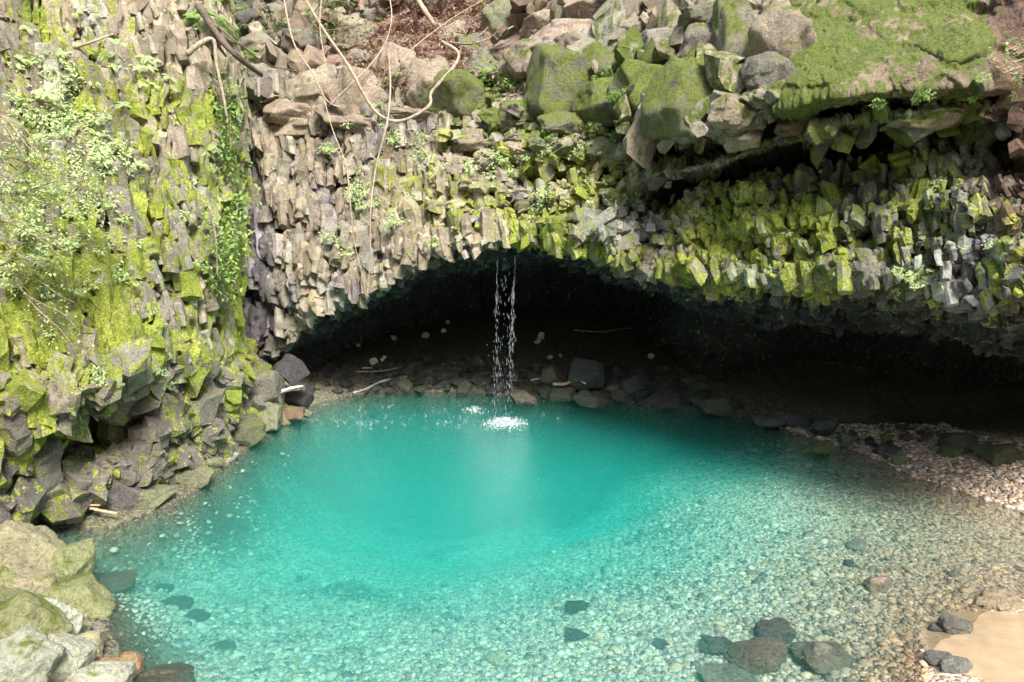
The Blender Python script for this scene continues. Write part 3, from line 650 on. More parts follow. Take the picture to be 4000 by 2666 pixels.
def ground_material():
    m, nt, ns, ls = newmat("pebble_ground")
    out = N(nt, "ShaderNodeOutputMaterial"); b = N(nt, "ShaderNodeBsdfPrincipled"); ls.new(b.outputs[0], out.inputs[0])
    tc = N(nt, "ShaderNodeTexCoord"); Pn = tc.outputs["Object"]
    col = N(nt, "ShaderNodeVertexColor", layer_name="Col").outputs[0]
    sa = N(nt, "ShaderNodeAttribute", attribute_name="sand").outputs["Fac"]
    v1 = N(nt, "ShaderNodeTexVoronoi", i_Scale=13.0); v2 = N(nt, "ShaderNodeTexVoronoi", i_Scale=27.0)
    wn = N(nt, "ShaderNodeVectorMath", operation='MULTIPLY_ADD'); ls.new(tnoise(nt, Pn, 6, 3, .5, False), wn.inputs[0]); wn.inputs[1].default_value = (.06,) * 3; ls.new(Pn, wn.inputs[2])
    for vv in (v1, v2): ls.new(wn.outputs[0], vv.inputs["Vector"])
    sx = N(nt, "ShaderNodeSeparateColor"); ls.new(v1.outputs["Color"], sx.inputs[0])
    sx2 = N(nt, "ShaderNodeSeparateColor"); ls.new(v2.outputs["Color"], sx2.inputs[0])
    big = mth(nt, 'GREATER_THAN', sx.outputs[0], .45)
    val = mth(nt, 'ADD', mth(nt, 'MULTIPLY', mrange(nt, sx.outputs[1], 0, 1, .4, 1.6), big), mth(nt, 'MULTIPLY', mrange(nt, sx2.outputs[1], 0, 1, .4, 1.6), mth(nt, 'SUBTRACT', 1.0, big)))
    vm = N(nt, "ShaderNodeVectorMath", operation='SCALE'); ls.new(col, vm.inputs[0]); ls.new(val, vm.inputs[3])
    tint = mixc(nt, .22, vm.outputs[0], v2.outputs["Color"], 'SOFT_LIGHT')
    fn = tnoise(nt, Pn, 3, 6, .7)
    sandcol = mixc(nt, mrange(nt, fn, .3, .7), (0.30, 0.215, 0.125), (0.40, 0.30, 0.185))
    ls.new(mixc(nt, sa, tint, sandcol), b.inputs["Base Color"]); b.inputs["Roughness"].default_value = .8
    bp = N(nt, "ShaderNodeBump"); bp.inputs["Strength"].default_value = .9; bp.inputs["Distance"].default_value = .03
    hh = mth(nt, 'ADD', mth(nt, 'MULTIPLY', v1.outputs["Distance"], -1.2), mth(nt, 'MULTIPLY', v2.outputs["Distance"], -.6))
    hh = mth(nt, 'MULTIPLY', hh, mth(nt, 'SUBTRACT', 1.0, sa)); ls.new(hh, bp.inputs["Height"]); ls.new(bp.outputs[0], b.inputs["Normal"])
    return m
M_GROUND = ground_material()
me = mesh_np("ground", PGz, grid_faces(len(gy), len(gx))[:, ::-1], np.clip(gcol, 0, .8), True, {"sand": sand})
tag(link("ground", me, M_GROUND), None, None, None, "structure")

# ------------------------------------------------------------------ water
def water_material():
    m, nt, ns, ls = newmat("turquoise_water")
    out = N(nt, "ShaderNodeOutputMaterial")
    g = N(nt, "ShaderNodeNewGeometry")
    tr = N(nt, "ShaderNodeBsdfTransparent"); gl = N(nt, "ShaderNodeBsdfGlossy"); gl.inputs["Roughness"].default_value = .03
    fr = N(nt, "ShaderNodeFresnel", i_IOR=1.27); mx = N(nt, "ShaderNodeMixShader")
    mp = N(nt, "ShaderNodeMapping"); mp.inputs["Scale"].default_value = (1, 2.2, 1); ls.new(g.outputs["Position"], mp.inputs[0])
    n1 = tnoise(nt, mp.outputs[0], 7, 5, .75); n2_ = tnoise(nt, mp.outputs[0], .9, 2, .5)
    bp = N(nt, "ShaderNodeBump"); bp.inputs["Strength"].default_value = .9; bp.inputs["Distance"].default_value = .05
    ls.new(mth(nt, 'ADD', n1, n2_), bp.inputs["Height"])
    ls.new(bp.outputs[0], gl.inputs["Normal"]); ls.new(bp.outputs[0], fr.inputs["Normal"])
    ls.new(fr.outputs[0], mx.inputs[0]); ls.new(tr.outputs[0], mx.inputs[1]); ls.new(gl.outputs[0], mx.inputs[2])
    ls.new(mx.outputs[0], out.inputs["Surface"])
    ab = N(nt, "ShaderNodeVolumeAbsorption"); ab.inputs["Color"].default_value = (0.0, .86, .835, 1); ab.inputs["Density"].default_value = .41
    sc = N(nt, "ShaderNodeVolumeScatter"); sc.inputs["Color"].default_value = (.10, .97, .88, 1); sc.inputs["Density"].default_value = .155; sc.inputs["Anisotropy"].default_value = 0.0
    ad = N(nt, "ShaderNodeAddShader"); ls.new(ab.outputs[0], ad.inputs[0]); ls.new(sc.outputs[0], ad.inputs[1])
    ls.new(ad.outputs[0], out.inputs["Volume"])
    return m
x0, x1, y0, y1 = -12.0, 15.0, 4.0, 25.6
V = np.array([[x0, y0, -7], [x1, y0, -7], [x1, y1, -7], [x0, y1, -7], [x0, y0, 0], [x1, y0, 0], [x1, y1, 0], [x0, y1, 0]], float)
F = np.array([[0, 3, 2, 1], [4, 5, 6, 7], [0, 1, 5, 4], [1, 2, 6, 5], [2, 3, 7, 6], [3, 0, 4, 7]])
M_WATER = water_material()
tag(link("water", mesh_np("water", V, F), M_WATER), None, None, None, "structure")

import bmesh
# ------------------------------------------------------------------ rocks
_ico = {}
def ico(sub):
    if sub not in _ico:
        bm = bmesh.new(); bmesh.ops.create_icosphere(bm, subdivisions=sub, radius=1)
        V = np.array([v.co[:] for v in bm.verts]); F = np.array([[v.index for v in f.verts] for f in bm.faces]); bm.free()
        _ico[sub] = (V / np.linalg.norm(V, axis=1, keepdims=True), F)
    return _ico[sub]
def rock_mesh(seed, dims=(1, 1, 1), sub=5, planes=13, rough=.06, soft=.0):
    rg = np.random.default_rng(seed); D, F = ico(sub)
    ax = np.array([(1,0,0),(-1,0,0),(0,1,0),(0,-1,0),(0,0,1),(0,0,-1)], float) + rg.normal(size=(6, 3)) * .40
    n = np.concatenate([ax, rg.normal(size=(max(planes - 6, 1), 3))]); planes = len(n); n /= np.linalg.norm(n, axis=1, keepdims=True)
    for _ in range(2):
        for i in range(planes):
            dd = n[i] - n; L = np.linalg.norm(dd, axis=1) + 1e-3; n[i] += .06 * (dd / L[:, None] ** 3).sum(0); n[i] /= np.linalg.norm(n[i])
    h = rg.uniform(.6, .95, planes); h[6:] = rg.uniform(.72, 1.0, planes - 6)
    dt = np.maximum(D @ n.T, .02); r = 1 / ((dt / h) ** (34 if soft == 0 else soft)).sum(1) ** (1 / (34 if soft == 0 else soft))
    r = np.minimum(r, 1.3)
    V = D * r[:, None]
    o = rg.uniform(0, 50, 3)
    V = V * (1 + rough * .8 * fbm1(V * 1.6 + o, seed, 3)[:, None] + rough * .45 * fbm1(V * 6 + o, seed + 9, 4)[:, None])
    f1, f2, rr_, d_ = vor1(V * 1.9 + o, seed + 3)
    V = V * (1 + rough * 2.6 * (r01(rr_, 2) - .5) * sst(0, .12, f2 - f1))[:, None] - D * (rough * .5 * (1 - sst(0, .06, f2 - f1)))[:, None]
    V = V / np.abs(V).max(0) * np.array(dims)
    return mesh_np("rock", V, F, None, True)
GEN = [rock_mesh(300 + k, (1, .85, .75), 4, 10 + k % 5, .07) for k in range(12)]
BIG = [rock_mesh(400 + k, (1, .9, .9), 5, 9 + k % 4, .05) for k in range(8)]
TAN, GREY, DARK, WETD, PALE, BRN, MOSSY = (.46,.37,.28), (.31,.28,.225), (.10,.10,.095), (.06,.06,.062), (.52,.47,.38), (.26,.17,.12), (.24,.24,.15)
def put_rock(name, mesh, c, dims, col, moss, rot=None, mat=None):
    o = link(name, mesh, mat or M_BOULDER); o.location = tuple(c); o.scale = tuple(dims)
    o.rotation_euler = rot if rot is not None else (random.uniform(-.4, .4), random.uniform(-.4, .4), random.uniform(0, 6.28))
    q_ = random.uniform(.8, 1.2); o.color = (*[x * q_ * random.uniform(.97, 1.03) for x in col], .5 + .5 * moss)
    return o
def rock_px(name, px, py, wpx, hpx, label, z=None, col=GREY, moss=0.0, sink=.25, group=None, mesh=None, cat="boulder", depth=None, back_=.3):
    """a rock whose middle shows at a pixel of the photo; z given: stands on that level, else on the rock face"""
    if z is not None:
        zc = z
        for _ in range(3):
            c = atz(px, py, zc)
            k = np.linalg.norm(c - np.array([0, 0, CAM_H])) / FPX
            zc = z + hpx * k * (.5 - sink)
        c = atz(px, py, zc)
    else:
        c, n_ = surf(px, py); k = np.linalg.norm(c - np.array([0, 0, CAM_H])) / FPX
        c = c + (c - np.array([0, 0, CAM_H])) / np.linalg.norm(c) * back_ * wpx * k * .5
    m = mesh or random.choice(BIG if wpx > 26 else GEN)
    w_, h_ = wpx * k * .53, hpx * k * .56
    if z is None: w_, h_ = w_ * 1.0, h_ * 1.0
    o = put_rock(name, m, c, (w_, depth or (w_ + h_) / 2, h_), col, moss, (random.uniform(-.2, .2), random.uniform(-.3, .3), random.choice([0, 3.14]) + random.uniform(-.6, .6)))
    return tag(o, label, cat, group)

def ghit(x, y, dz=0.0, floor=-9.0):
    r = ray(x, y); r = r / r[1]; Ys = np.arange(8.0, 34, .03); X, Z = r[0] * Ys, CAM_H + r[2] * Ys
    g_ = np.maximum(gz(X, Ys), floor) + dz; h_ = np.nonzero(Z < g_)[0]; i_ = h_[0] if len(h_) else len(Ys) - 1
    return np.array([X[i_], Ys[i_], g_[i_] if len(h_) else Z[i_]])
# left bank, near the camera
LB = [(26,562,60,72,"tall craggy grey green boulder against the cliff foot on the near left bank",0.0,GREY,.05),
 (65,567,44,38,"rounded olive boulder standing in the water beyond the left bank stones",-.05,MOSSY,.15),
 (22,592,56,34,"low grey boulder wedged below the tall craggy one on the left bank",.2,GREY,-.1),
 (5,585,26,34,"small green stained boulder at the picture's left edge under the craggy boulder",.5,MOSSY,.1),
 (68,606,60,46,"mossy square boulder with an orange brown foot in the water",-.1,MOSSY,.15),
 (15,636,78,56,"broad yellow green mossy boulder on the near left bank",.45,MOSSY,.3),
 (34,628,60,44,"bright sunlit boulder with moss along its top edge on the near left bank",.35,PALE,.05),
 (24,664,66,46,"pale foreground boulder in the picture's bottom left corner",.7,PALE,-.05),
 (60,664,48,42,"white topped boulder with a dark hollow beneath it on the near left bank",.4,PALE,.0),
 (82,652,36,28,"small grey mossy boulder just above the waterline beside the white topped one",.1,GREY,.05),
 (92,655,44,30,"brown submerged boulder beside the left bank stones",-.25,BRN,-.4),
 (66,634,34,26,"grey stone with a lichened face between the mossy boulders on the left bank",.05,GREY,-.1),
 (104,672,40,26,"orange brown boulder half under water at the near left bank",-.15,BRN,-.3),
 (94,680,54,30,"cream coloured boulder cut by the bottom edge of the picture",.15,PALE,-.1),
 (128,668,24,22,"brown pointed stone poking out of the water beside the cream boulder",-.15,BRN,-.3),
 (165,682,64,26,"dark submerged boulder at the bottom edge left of the pool",-.35,DARK,-.5),
 (22,612,44,14,"flat pinkish brown slab lying between the left bank boulders",.55,(.42,.28,.22),-.4),
 (5,608,30,26,"weathered green grey stone at the left picture edge above the mossy boulder",.6,MOSSY,.1),
 (112,585,46,20,"dark shadowed boulder under water off the left bank",-.6,DARK,-.5),
 (108,620,44,18,"dark slab under water beside the square mossy boulder",-.7,DARK,-.5)]
for i, (x, y, w_, h_, lb, z, col, ms) in enumerate(LB):
    rock_px("boulder", x, y, w_ * 1.05, h_ * 1.08, lb, z, tuple(min(c_ * k_, .6) for c_, k_ in zip(col, (1.55, 1.6, 1.2))), ms + .12, mesh=rock_mesh(500 + i, (1, .95, 1), 5, 8 + i % 4, .055))
# fill under them
for (x, y, z) in [(0,600,.2),(20,620,.2),(45,640,.1),(0,650,.5),(40,680,.4),(75,640,-.2),(45,600,-.1),(88,625,-.3)]:
    rock_px("boulder", x, y, 52, 40, "shaded filler boulder packed under the larger left bank stones", z - .15, GREY, 0, group="boulders packed under the left bank stones")

# left cliff foot
for (x, y, w_, h_, lb, z, col, ms) in [(76,500,40,40,"round black wet boulder inside the low hollow of the left cliff",.1,WETD,-.4),
 (118,496,38,30,"large dark ribbed boulder at the foot of the left cliff",.1,(.17,.16,.14),.0),(150,497,44,24,"low mossy shelf stone at the waterline of the left cliff",.0,MOSSY,.15),
 (60,515,46,16,"green stone on the waterline in front of the left hollow",.0,MOSSY,.2),(190,478,36,22,"olive rock at the waterline under the left cliff",.0,MOSSY,.1),
 (228,455,16,18,"pale grey stone standing at the tip of the left cliff foot",.0,PALE,-.5),(210,464,20,16,"small green stone beside the pale tip stone",.0,MOSSY,.1),
 (248,432,30,30,"bright green mossy boulder at the far end of the left cliff",.1,MOSSY,.45),(266,415,34,34,"mossy sloping rock in the corner between the two cliffs",.1,MOSSY,.25),
 (287,414,36,18,"flat brown shelf rock reaching into the pool from the corner",-.02,BRN,.1),(292,398,44,22,"dark rock heaped with orange debris in the corner of the pool",.05,DARK,-.3),
 (300,412,26,10,"thin green ledge stone at the water under the debris rock",-.03,MOSSY,.1),(262,388,34,40,"grey green leaning slab behind the corner boulders",.8,GREY,.15),(290,370,28,30,"dark leaning slab at the left end of the cave mouth",1.2,DARK,-.1)]:
    rock_px("boulder", x, y, w_ * 1.1, h_ * 1.1, lb, z, col, ms)

# rubble on the cave shore
def rubble(n, xr, fn_shore, up, smin, smax, label, group, col, name="rubble_stone"):
    for k in range(n):
        x = random.uniform(*xr); t = random.random() ** .8; ys = fn_shore(x) - t * up
        s_ = (smin + (smax - smin) * random.random() ** 2.2) * (1.15 - .3 * t)
        c = ghit(x, ys)
        k_ = np.linalg.norm(c - np.array([0, 0, CAM_H])) / FPX
        r = s_ * k_ * .6
        o = put_rock(name, random.choice(GEN), (c[0], c[1], c[2] + r * .25), (r, r * random.uniform(.7, 1), r * random.uniform(.65, .95)), random.choice(col), random.uniform(-.5, .12), (random.uniform(-.6, .6), random.uniform(-.6, .6), random.uniform(0, 6.28)))
        tag(o, label, "rock", group)
shore = lambda x: np.interp(x, [280, 340, 400, 470, 530, 600, 650, 700, 745, 800, 860, 914], [404, 396, 392, 393, 397, 401, 405, 410, 419, 433, 451, 475])
CG = [(.12,.115,.11), (.12,.115,.105), (.065,.065,.07), (.14,.13,.10), (.11,.125,.08)]
rubble(115, (395, 560), shore, 32, 8, 20, "angular dark grey stone in the rubble bank left of and under the waterfall", "rubble stones on the cave shore near the waterfall", CG)
rubble(78, (540, 705), shore, 34, 8, 22, "angular grey stone in the rubble bank right of the waterfall", "rubble stones on the cave shore right of the waterfall", CG)
rubble(42, (310, 410), shore, 30, 6, 15, "small dark broken stone on the left cave shore behind the curved driftwood", "small stones on the left cave shore", CG)
rubble(20, (735, 850), lambda x: shore(x) - 2, 12, 5, 12, "small stone on the shore between the pool and the right hand cave", "stones on the right hand cave shore", CG + [(.3,.22,.16)])
rubble(18, (815, 900), lambda x: shore(x) - 3, 16, 6, 16, "loose grey green stone at the left tip of the gravel beach", "stones at the tip of the gravel beach", CG + [(.2,.24,.12)])
rubble(22, (880, 1040), lambda x: np.interp(x, [880, 1040], [440, 462]), 14, 5, 15, "dark stone at the back of the gravel beach under the overhang", "stones at the back of the gravel beach", [(.1,.1,.09), (.14,.12,.1)])
for (x, y, w_, h_, lb, z, col, ms) in [(588,374,36,24,"largest dark boulder on the rubble bank right of the waterfall",.5,(.12,.12,.115),-.2),(632,388,26,22,"big dark angular block leaning on the right of the rubble bank",.15,(.11,.11,.11),-.4),
 (551,380,26,26,"upright olive block on the rubble bank just right of the waterfall",.1,(.22,.21,.15),.0),(563,394,26,16,"squat tan green block at the waterline below the pink stick",.0,(.26,.25,.17),.0),
 (590,400,28,18,"sloping grey block dipping into the water below the pink stick",.0,(.18,.18,.15),-.1),(594,380,24,22,"green mossy block behind the pink driftwood stick",.2,(.2,.22,.14),.1),
 (523,397,28,12,"low pale olive stone at the waterline under the waterfall",.0,(.24,.23,.17),.0),(612,389,16,14,"small block between the two big dark boulders on the right bank",.2,GREY,-.3),
 (716,407,42,20,"long low green grey boulder at the foot of the cave pillar",.0,(.16,.17,.13),.05),(733,404,14,14,"small round boulder touching the low one at the pillar foot",.1,(.15,.14,.12),0),
 (672,402,26,14,"flat stone at the right end of the rubble bank",.0,(.16,.15,.12),-.1),(764,421,22,14,"green stone at the water's edge before the right cave",.0,(.17,.18,.12),.15),(777,420,26,18,"tilted dark stone with a pale edge before the right cave",.05,(.14,.15,.14),-.2),
 (792,420,22,18,"purplish block in the row of stones before the right cave",.05,(.19,.17,.2),-.4),(803,422,18,18,"grey green block at the right end of that row",.05,(.16,.17,.14),-.1),(826,425,26,22,"dark boulder between the right cave and the beach tip",.2,(.12,.13,.11),-.1),
 (822,447,22,12,"bright green mossy stone at the beach tip",.05,(.16,.2,.08),.5),(846,438,18,14,"green streaked stone at the top of the beach tip",.2,(.18,.2,.14),.1),(956,441,30,17,"brown grey boulder alone on the gravel beach",.4,(.2,.16,.13),-.3),
 (954,450,24,10,"green stained stone in front of the lone beach boulder",.3,(.14,.17,.09),.2),(1000,453,38,16,"dark mossy boulder at the right edge of the gravel beach",.4,(.11,.13,.07),.15),(887,437,11,9,"small mossy stone on the sand at the cave edge",.4,(.13,.18,.06),.4)]:
    rock_px("boulder", x, y, w_ * 1.08, h_ * 1.1, lb, z, tuple(.8 * c_ for c_ in col), ms - .1)
# stones lying in the pool
for (x, y, w_, h_, lb, col) in [(776,637,46,34,"round dark stone under shallow water near the bottom right",DARK),(756,660,66,32,"large brown flat topped rock in the shallows at the bottom right",(.3,.24,.18)),
 (822,662,60,30,"angular olive slab in the shallows right of the brown rock",(.2,.21,.15)),(878,588,28,24,"tan cracked stone alone in the shallow pebbles",(.34,.27,.19)),(955,630,34,24,"dark broken rock on the edge of the sand bar",(.14,.13,.1)),
 (577,610,30,16,"dark stone blurred under the water near the middle bottom",DARK),(576,637,30,12,"second dark stone below the blurred one near the middle bottom",DARK),(1000,606,44,18,"sandy brown rock near the right edge above the sand bar",(.36,.28,.18)),
 (858,547,26,10,"grey flat stone among the pebbles right of the pool",(.3,.3,.27)),(936,630,16,10,"small dark stone left of the broken rock on the sand bar",DARK),(662,646,20,10,"small dark ringed stone in the bottom shallows",(.12,.13,.13)),
 (730,680,60,16,"pale slab cut by the bottom edge under the brown rock",(.4,.4,.3)),(720,650,40,24,"shadowy green stone left of the brown rock under water",(.12,.16,.13)),(955,668,30,14,"flat dark stone beside the sand bar",(.18,.17,.15)),
 (940,660,30,12,"thin grey stone pointing at the sand bar",(.16,.16,.15)),(496,660,26,12,"cream flat stone on the pool bed at the bottom middle",(.7,.7,.5)),(178,604,34,10,"dark submerged stone off the left bank",DARK),(196,618,26,9,"small dark submerged stone right of the one off the left bank",DARK),(222,648,30,10,"submerged stone at the bottom left of the pool",(.15,.17,.14)),(165,590,20,7,"smallest dark submerged stone off the left bank",DARK),
 (848,565,14,8,"single dark pebble near the tan stone",DARK),(893,452,20,7,"dark stone in the shallows off the gravel beach",DARK)]:
    c = ghit(x, y)
    k_ = np.linalg.norm(c - np.array([0, 0, CAM_H])) / FPX
    tag(put_rock("stone", rock_mesh(900 + int(x), (1, 1, 1), 5, 12, .075, 9), (c[0], c[1], c[2] + h_ * k_ * .1), (w_ * k_ * .46, w_ * k_ * .36, h_ * k_ * .42), tuple(c_ * 1.1 + .03 for c_ in col), -.5, (random.uniform(-.1, .1), random.uniform(-.1, .1), random.choice([0, 3.14]) + random.uniform(-.4, .4))), lb, "stone")

# the upper scree of blocks
UP = [(395,75,34,40,TAN,-.1,"pale upright block left of the hanging root"),(432,88,40,50,TAN,-.2,"sunlit wedge block with a dark shadow under it right of the hanging root"),(355,95,44,48,TAN,-.2,"broad tan block behind the thin hanging vines"),
 (310,90,40,34,TAN,0,"mossy topped tan block over the left part of the cliff"),(262,84,26,34,GREY,-.2,"grey block in the corner above the cliff fissure"),(290,112,50,26,TAN,-.3,"leaning tan slab with a grooved underside in the corner"),
 (512,79,28,30,GREY,.0,"pointed hanging block between mossy boulders"),(540,25,40,26,TAN,-.2,"tan block with a flat top at the top middle"),(498,22,28,40,MOSSY,.1,"mossy upright slab beside the leaf litter"),
 (552,92,48,64,MOSSY,.25,"big mossy boulder in the middle of the upper cliff"),(590,80,44,50,MOSSY,.2,"mossy boulder with a thin fern right of the middle one"),(574,42,56,34,TAN,.0,"rounded boulder under the dark hollow at the top"),
 (625,66,32,26,MOSSY,.15,"greenish block under the dark hollow"),(640,95,44,56,MOSSY,.35,"bright mossy boulder above the dark cave slit"),(680,98,52,60,MOSSY,.3,"large green boulder under the pale pillar block"),
 (735,58,34,80,GREY,.15,"tall mossy pillar rock with white lichen"),(705,50,36,38,GREY,-.2,"pale square block left of the tall pillar"),(660,52,38,30,GREY,-.3,"dark block over the upper hollow"),
 (780,45,52,64,TAN,-.05,"big rounded tan rock left of the mossy slab"),(770,75,38,40,GREY,-.2,"grey rock tucked under the big rounded tan one"),(715,20,56,28,MOSSY,.1,"layered mossy block at the top right of middle"),
 (590,12,44,26,TAN,-.2,"flat tan block at the top edge"),(640,14,50,30,GREY,-.1,"dark block at the top edge over the hollow"),(560,125,60,26,MOSSY,.3,"low mossy ledge stone under the big boulders"),
 (520,112,44,28,MOSSY,.3,"mossy ledge stone beside the litter patch"),(590,120,60,34,MOSSY,.35,"sloping green stone at the lip over the columns"),(470,48,26,26,GREY,0,"round grey boulder right of the litter slope"),
 (655,125,44,30,TAN,-.1,"tan stone at the lip over the dark slit"),(690,122,56,34,TAN,-.05,"broken tan stone hanging over the dark slit"),(730,112,44,36,TAN,0,"rough tan stone under the tall pillar"),
 (962,50,48,38,MOSSY,.55,"separate light green mossy block on the right end of the big slab"),(480,66,30,30,GREY,-.1,"small block under the curved vine's end"),(450,36,24,20,TAN,-.1,"small tan stone in the leaf litter"),
 (930,118,64,26,TAN,.2,"yellow green lit rock in the recess under the mossy slab"),(800,125,60,22,BRN,-.3,"brown ledge rock under the tan boulders"),(848,130,50,24,(.35,.25,.19),-.3,"pinkish brown ledge rock under the slab"),
 (745,138,40,30,TAN,-.3,"pale broken rock on the second ledge"),(700,150,40,26,TAN,-.3,"pale block low on the second ledge"),(610,170,30,34,TAN,0,"square tan block among the ferns"),(640,178,36,34,MOSSY,.2,"orange green block beside the square tan one"),
 (520,150,50,22,TAN,.1,"jutting tan block shading the ferns beneath"),(455,165,40,24,TAN,0,"jagged tan block left of the ferny ledge"),(470,140,46,24,TAN,.05,"low tan block at the top of the columns"),
 (455,98,50,44,MOSSY,.4,"green slope rock just right of the looped vine"),(497,118,40,22,MOSSY,.35,"green wedge below the pointed hanging block"),(415,118,80,18,TAN,-.05,"long tan ledge under the sunlit wedge block"),
 (350,120,60,22,TAN,-.05,"long tan ledge under the thin hanging vines"),(295,128,56,24,TAN,-.2,"grooved ledge in the corner under the leaning slab"),(612,104,46,36,MOSSY,.4,"green boulder above the sloping lip stone"),
 (548,146,50,20,MOSSY,.3,"flat mossy stone between the ferns over the arch"),(604,150,46,26,MOSSY,.25,"mossy stone left of the dark slit"),(530,60,34,30,TAN,.1,"tan boulder above the pointed hanging block"),(690,76,40,30,MOSSY,.4,"green boulder under the pale square block")]
for i, (x, y, w_, h_, col, ms, lb) in enumerate(UP):
    rock_px("boulder", x, y, w_ * (1.38 if y < 112 else 1.0), h_ * (1.25 if y < 112 else .9), lb, None, col, ms + (.42 if 44 < y < 125 and x > 440 else .15), back_=.3, mesh=rock_mesh(700 + i, (1, 1, 1), 5, 11 + i % 6, .06))
for k in range(120):
    x, y = random.uniform(240, 660), random.uniform(-6, 62)
    if random.random() < .25: x, y = random.uniform(430, 800), random.uniform(50, 130)
    if (375 < x < 480 and y > 4) or (x > 480 and random.random() < .5): continue
    s_ = random.uniform(13, 32)
    left_ = x < 380
    rock_px("scree_block", x, y, s_ * random.uniform(1, 1.5), s_, "small angular block in the scree at the top left behind the branches" if left_ else "small angular block wedged between the large boulders of the upper cliff", None, random.choice([GREY, (.34,.29,.22), (.2,.19,.165)]), random.uniform(-.15, .35),
            group="scree blocks behind the branches" if left_ else "small blocks between the upper boulders", cat="rock", back_=.5, mesh=random.choice(GEN))

# ------------------------------------------------------------------ plants
def leaf_geo(L, Wd, fold=.12):
    v = [(0, 0, 0), (-Wd * .5, L * .38, fold * Wd), (0, L * .45, 0), (Wd * .5, L * .38, fold * Wd), (-Wd * .28, L * .75, 0), (Wd * .28, L * .75, 0), (0, L, -.1 * L)]
    f = [(0, 2, 1), (0, 3, 2), (1, 2, 4), (2, 3, 5), (4, 2, 6), (2, 5, 6)]
    return np.array(v), np.array(f)
class Acc:
    def __init__(s): s.V, s.F, s.n = [], [], 0
    def add(s, V, F): s.V.append(V); s.F.append(F + s.n); s.n += len(V)
    def mesh(s, name, smooth=False): return mesh_np(name, np.concatenate(s.V), np.concatenate(s.F), None, smooth)
def frame(d, up=(0, 0, 1)):
    y = np.array(d, float); y /= np.linalg.norm(y) + 1e-9
    x = np.cross(y, up); 
    if np.linalg.norm(x) < 1e-3: x = np.array([1., 0, 0])
    x /= np.linalg.norm(x); z = np.cross(x, y); return np.stack([x, y, z])
def add_leaf(A, p, d, L, Wd, up=(0, 0, 1)):
    V, F = leaf_geo(L, Wd); A.add(V @ frame(d, up) + np.array(p), F)
def fern_mesh(seed, nf=8, L=.5):
    rg = random.Random(seed); A = Acc()
    for k in range(nf):
        az = rg.uniform(0, 6.28); l = L * rg.uniform(.6, 1.1); n = 11
        prev = np.zeros(3)
        for i in range(n):
            t = (i + 1) / n
            p = np.array([math.cos(az) * l * t, math.sin(az) * l * t, l * (.75 * t - .8 * t * t)])
            d = p - prev; side = np.cross(d, (0, 0, 1)); side /= np.linalg.norm(side) + 1e-9
            wl = l * .30 * math.sin(math.pi * min(1, .12 + .88 * t)) + .015
            for s_ in (-1, 1): add_leaf(A, p, side * s_ + d / np.linalg.norm(d) * .5, wl, l * .075)
            A.add(np.array([prev, p, p + np.array([.004, .004, 0]), prev + np.array([.004, .004, 0])]), np.array([(0, 1, 2), (0, 2, 3)]))
            prev = p
    return A.mesh("fern")
def leafy_mesh(seed, nl=14, L=.15, h=.32):
    rg = random.Random(seed); A = Acc()
    for k in range(nl):
        az = rg.uniform(0, 6.28); t = rg.uniform(0, 1); r = rg.uniform(.02, .14) + .1 * t
        p = np.array([math.cos(az) * r, math.sin(az) * r, h * t])
        A.add(np.array([(0, 0, 0), p, p + np.array([.006, .006, 0]), (.008, 0, 0)]), np.array([(0, 1, 2), (0, 2, 3)]))
        add_leaf(A, p, (math.cos(az), math.sin(az), rg.uniform(-.7, .3)), L * rg.uniform(.6, 1.2), L * rg.uniform(.35, .55))
    return A.mesh("leafy_plant")
FERNS = [fern_mesh(k, 6 + k % 4) for k in range(5)]
LEAFY = [leafy_mesh(k, 22 + 6 * (k % 3)) for k in range(6)]
for m_ in FERNS + LEAFY: pass
def orient(o, n, spin=None):
    up = Vector(n) * .8 + Vector((0, 0, .6)); up.normalize()
    q = up.to_track_quat('Z', 'Y'); o.rotation_mode = 'QUATERNION'
    from mathutils import Quaternion
    o.rotation_quaternion = q @ Quaternion((0, 0, 1), random.uniform(0, 6.28) if spin is None else spin)
_vm = {}
def plant(name, meshes, mat, px, py, size_px, label, cat, group, stick=.10):
    p, n = surf(px, py); k = np.linalg.norm(p - np.array([0, 0, CAM_H])) / FPX
    m0 = random.choice(meshes); key = (m0.name, mat.name)
    if key not in _vm:
        mm = m0.copy(); mm.materials.clear(); mm.materials.append(mat); _vm[key] = mm
    o = link(name, _vm[key]); o.location = tuple(p + n * stick); s_ = size_px * k * random.uniform(.75, 1.25); o.scale = (s_, s_, s_)
    orient(o, n); return tag(o, label, cat, group)
def region(n, name, meshes, mat, xr, yr, size, label, cat, group, test=None, clump=0):
    c_ = []
    while len(c_) < n:
        if clump and c_ and random.random() < .65:
            bx, by = random.choice(c_); x, y = bx + random.gauss(0, clump), by + random.gauss(0, clump * .7)
        else: x, y = random.uniform(*xr), random.uniform(*yr)
        if not (xr[0] <= x <= xr[1] and yr[0] <= y <= yr[1]): continue
        if test and not test(x, y): continue
        c_.append((x, y)); plant(name, meshes, mat, x, y, size, label, cat, group)
region(85, "fern", LEAFY, M_LEAFP, (430, 650), (140, 236), 21, "pale leafed plant on the ferny rock band over the cave arch", "plant", "leafy plants on the band over the cave arch", lambda x, y: y < 226 - .0005 * (x - 540) ** 2, 9)
region(36, "fern", FERNS, M_LEAF, (430, 620), (60, 140), 15, "small fern between the mossy upper boulders", "fern", "ferns between the upper boulders", None, 8)
region(34, "leafy_plant", LEAFY, M_LEAF, (430, 640), (60, 150), 24, "small broad leafed plant on a mossy upper boulder", "plant", "leafy plants on the upper boulders", None, 8)
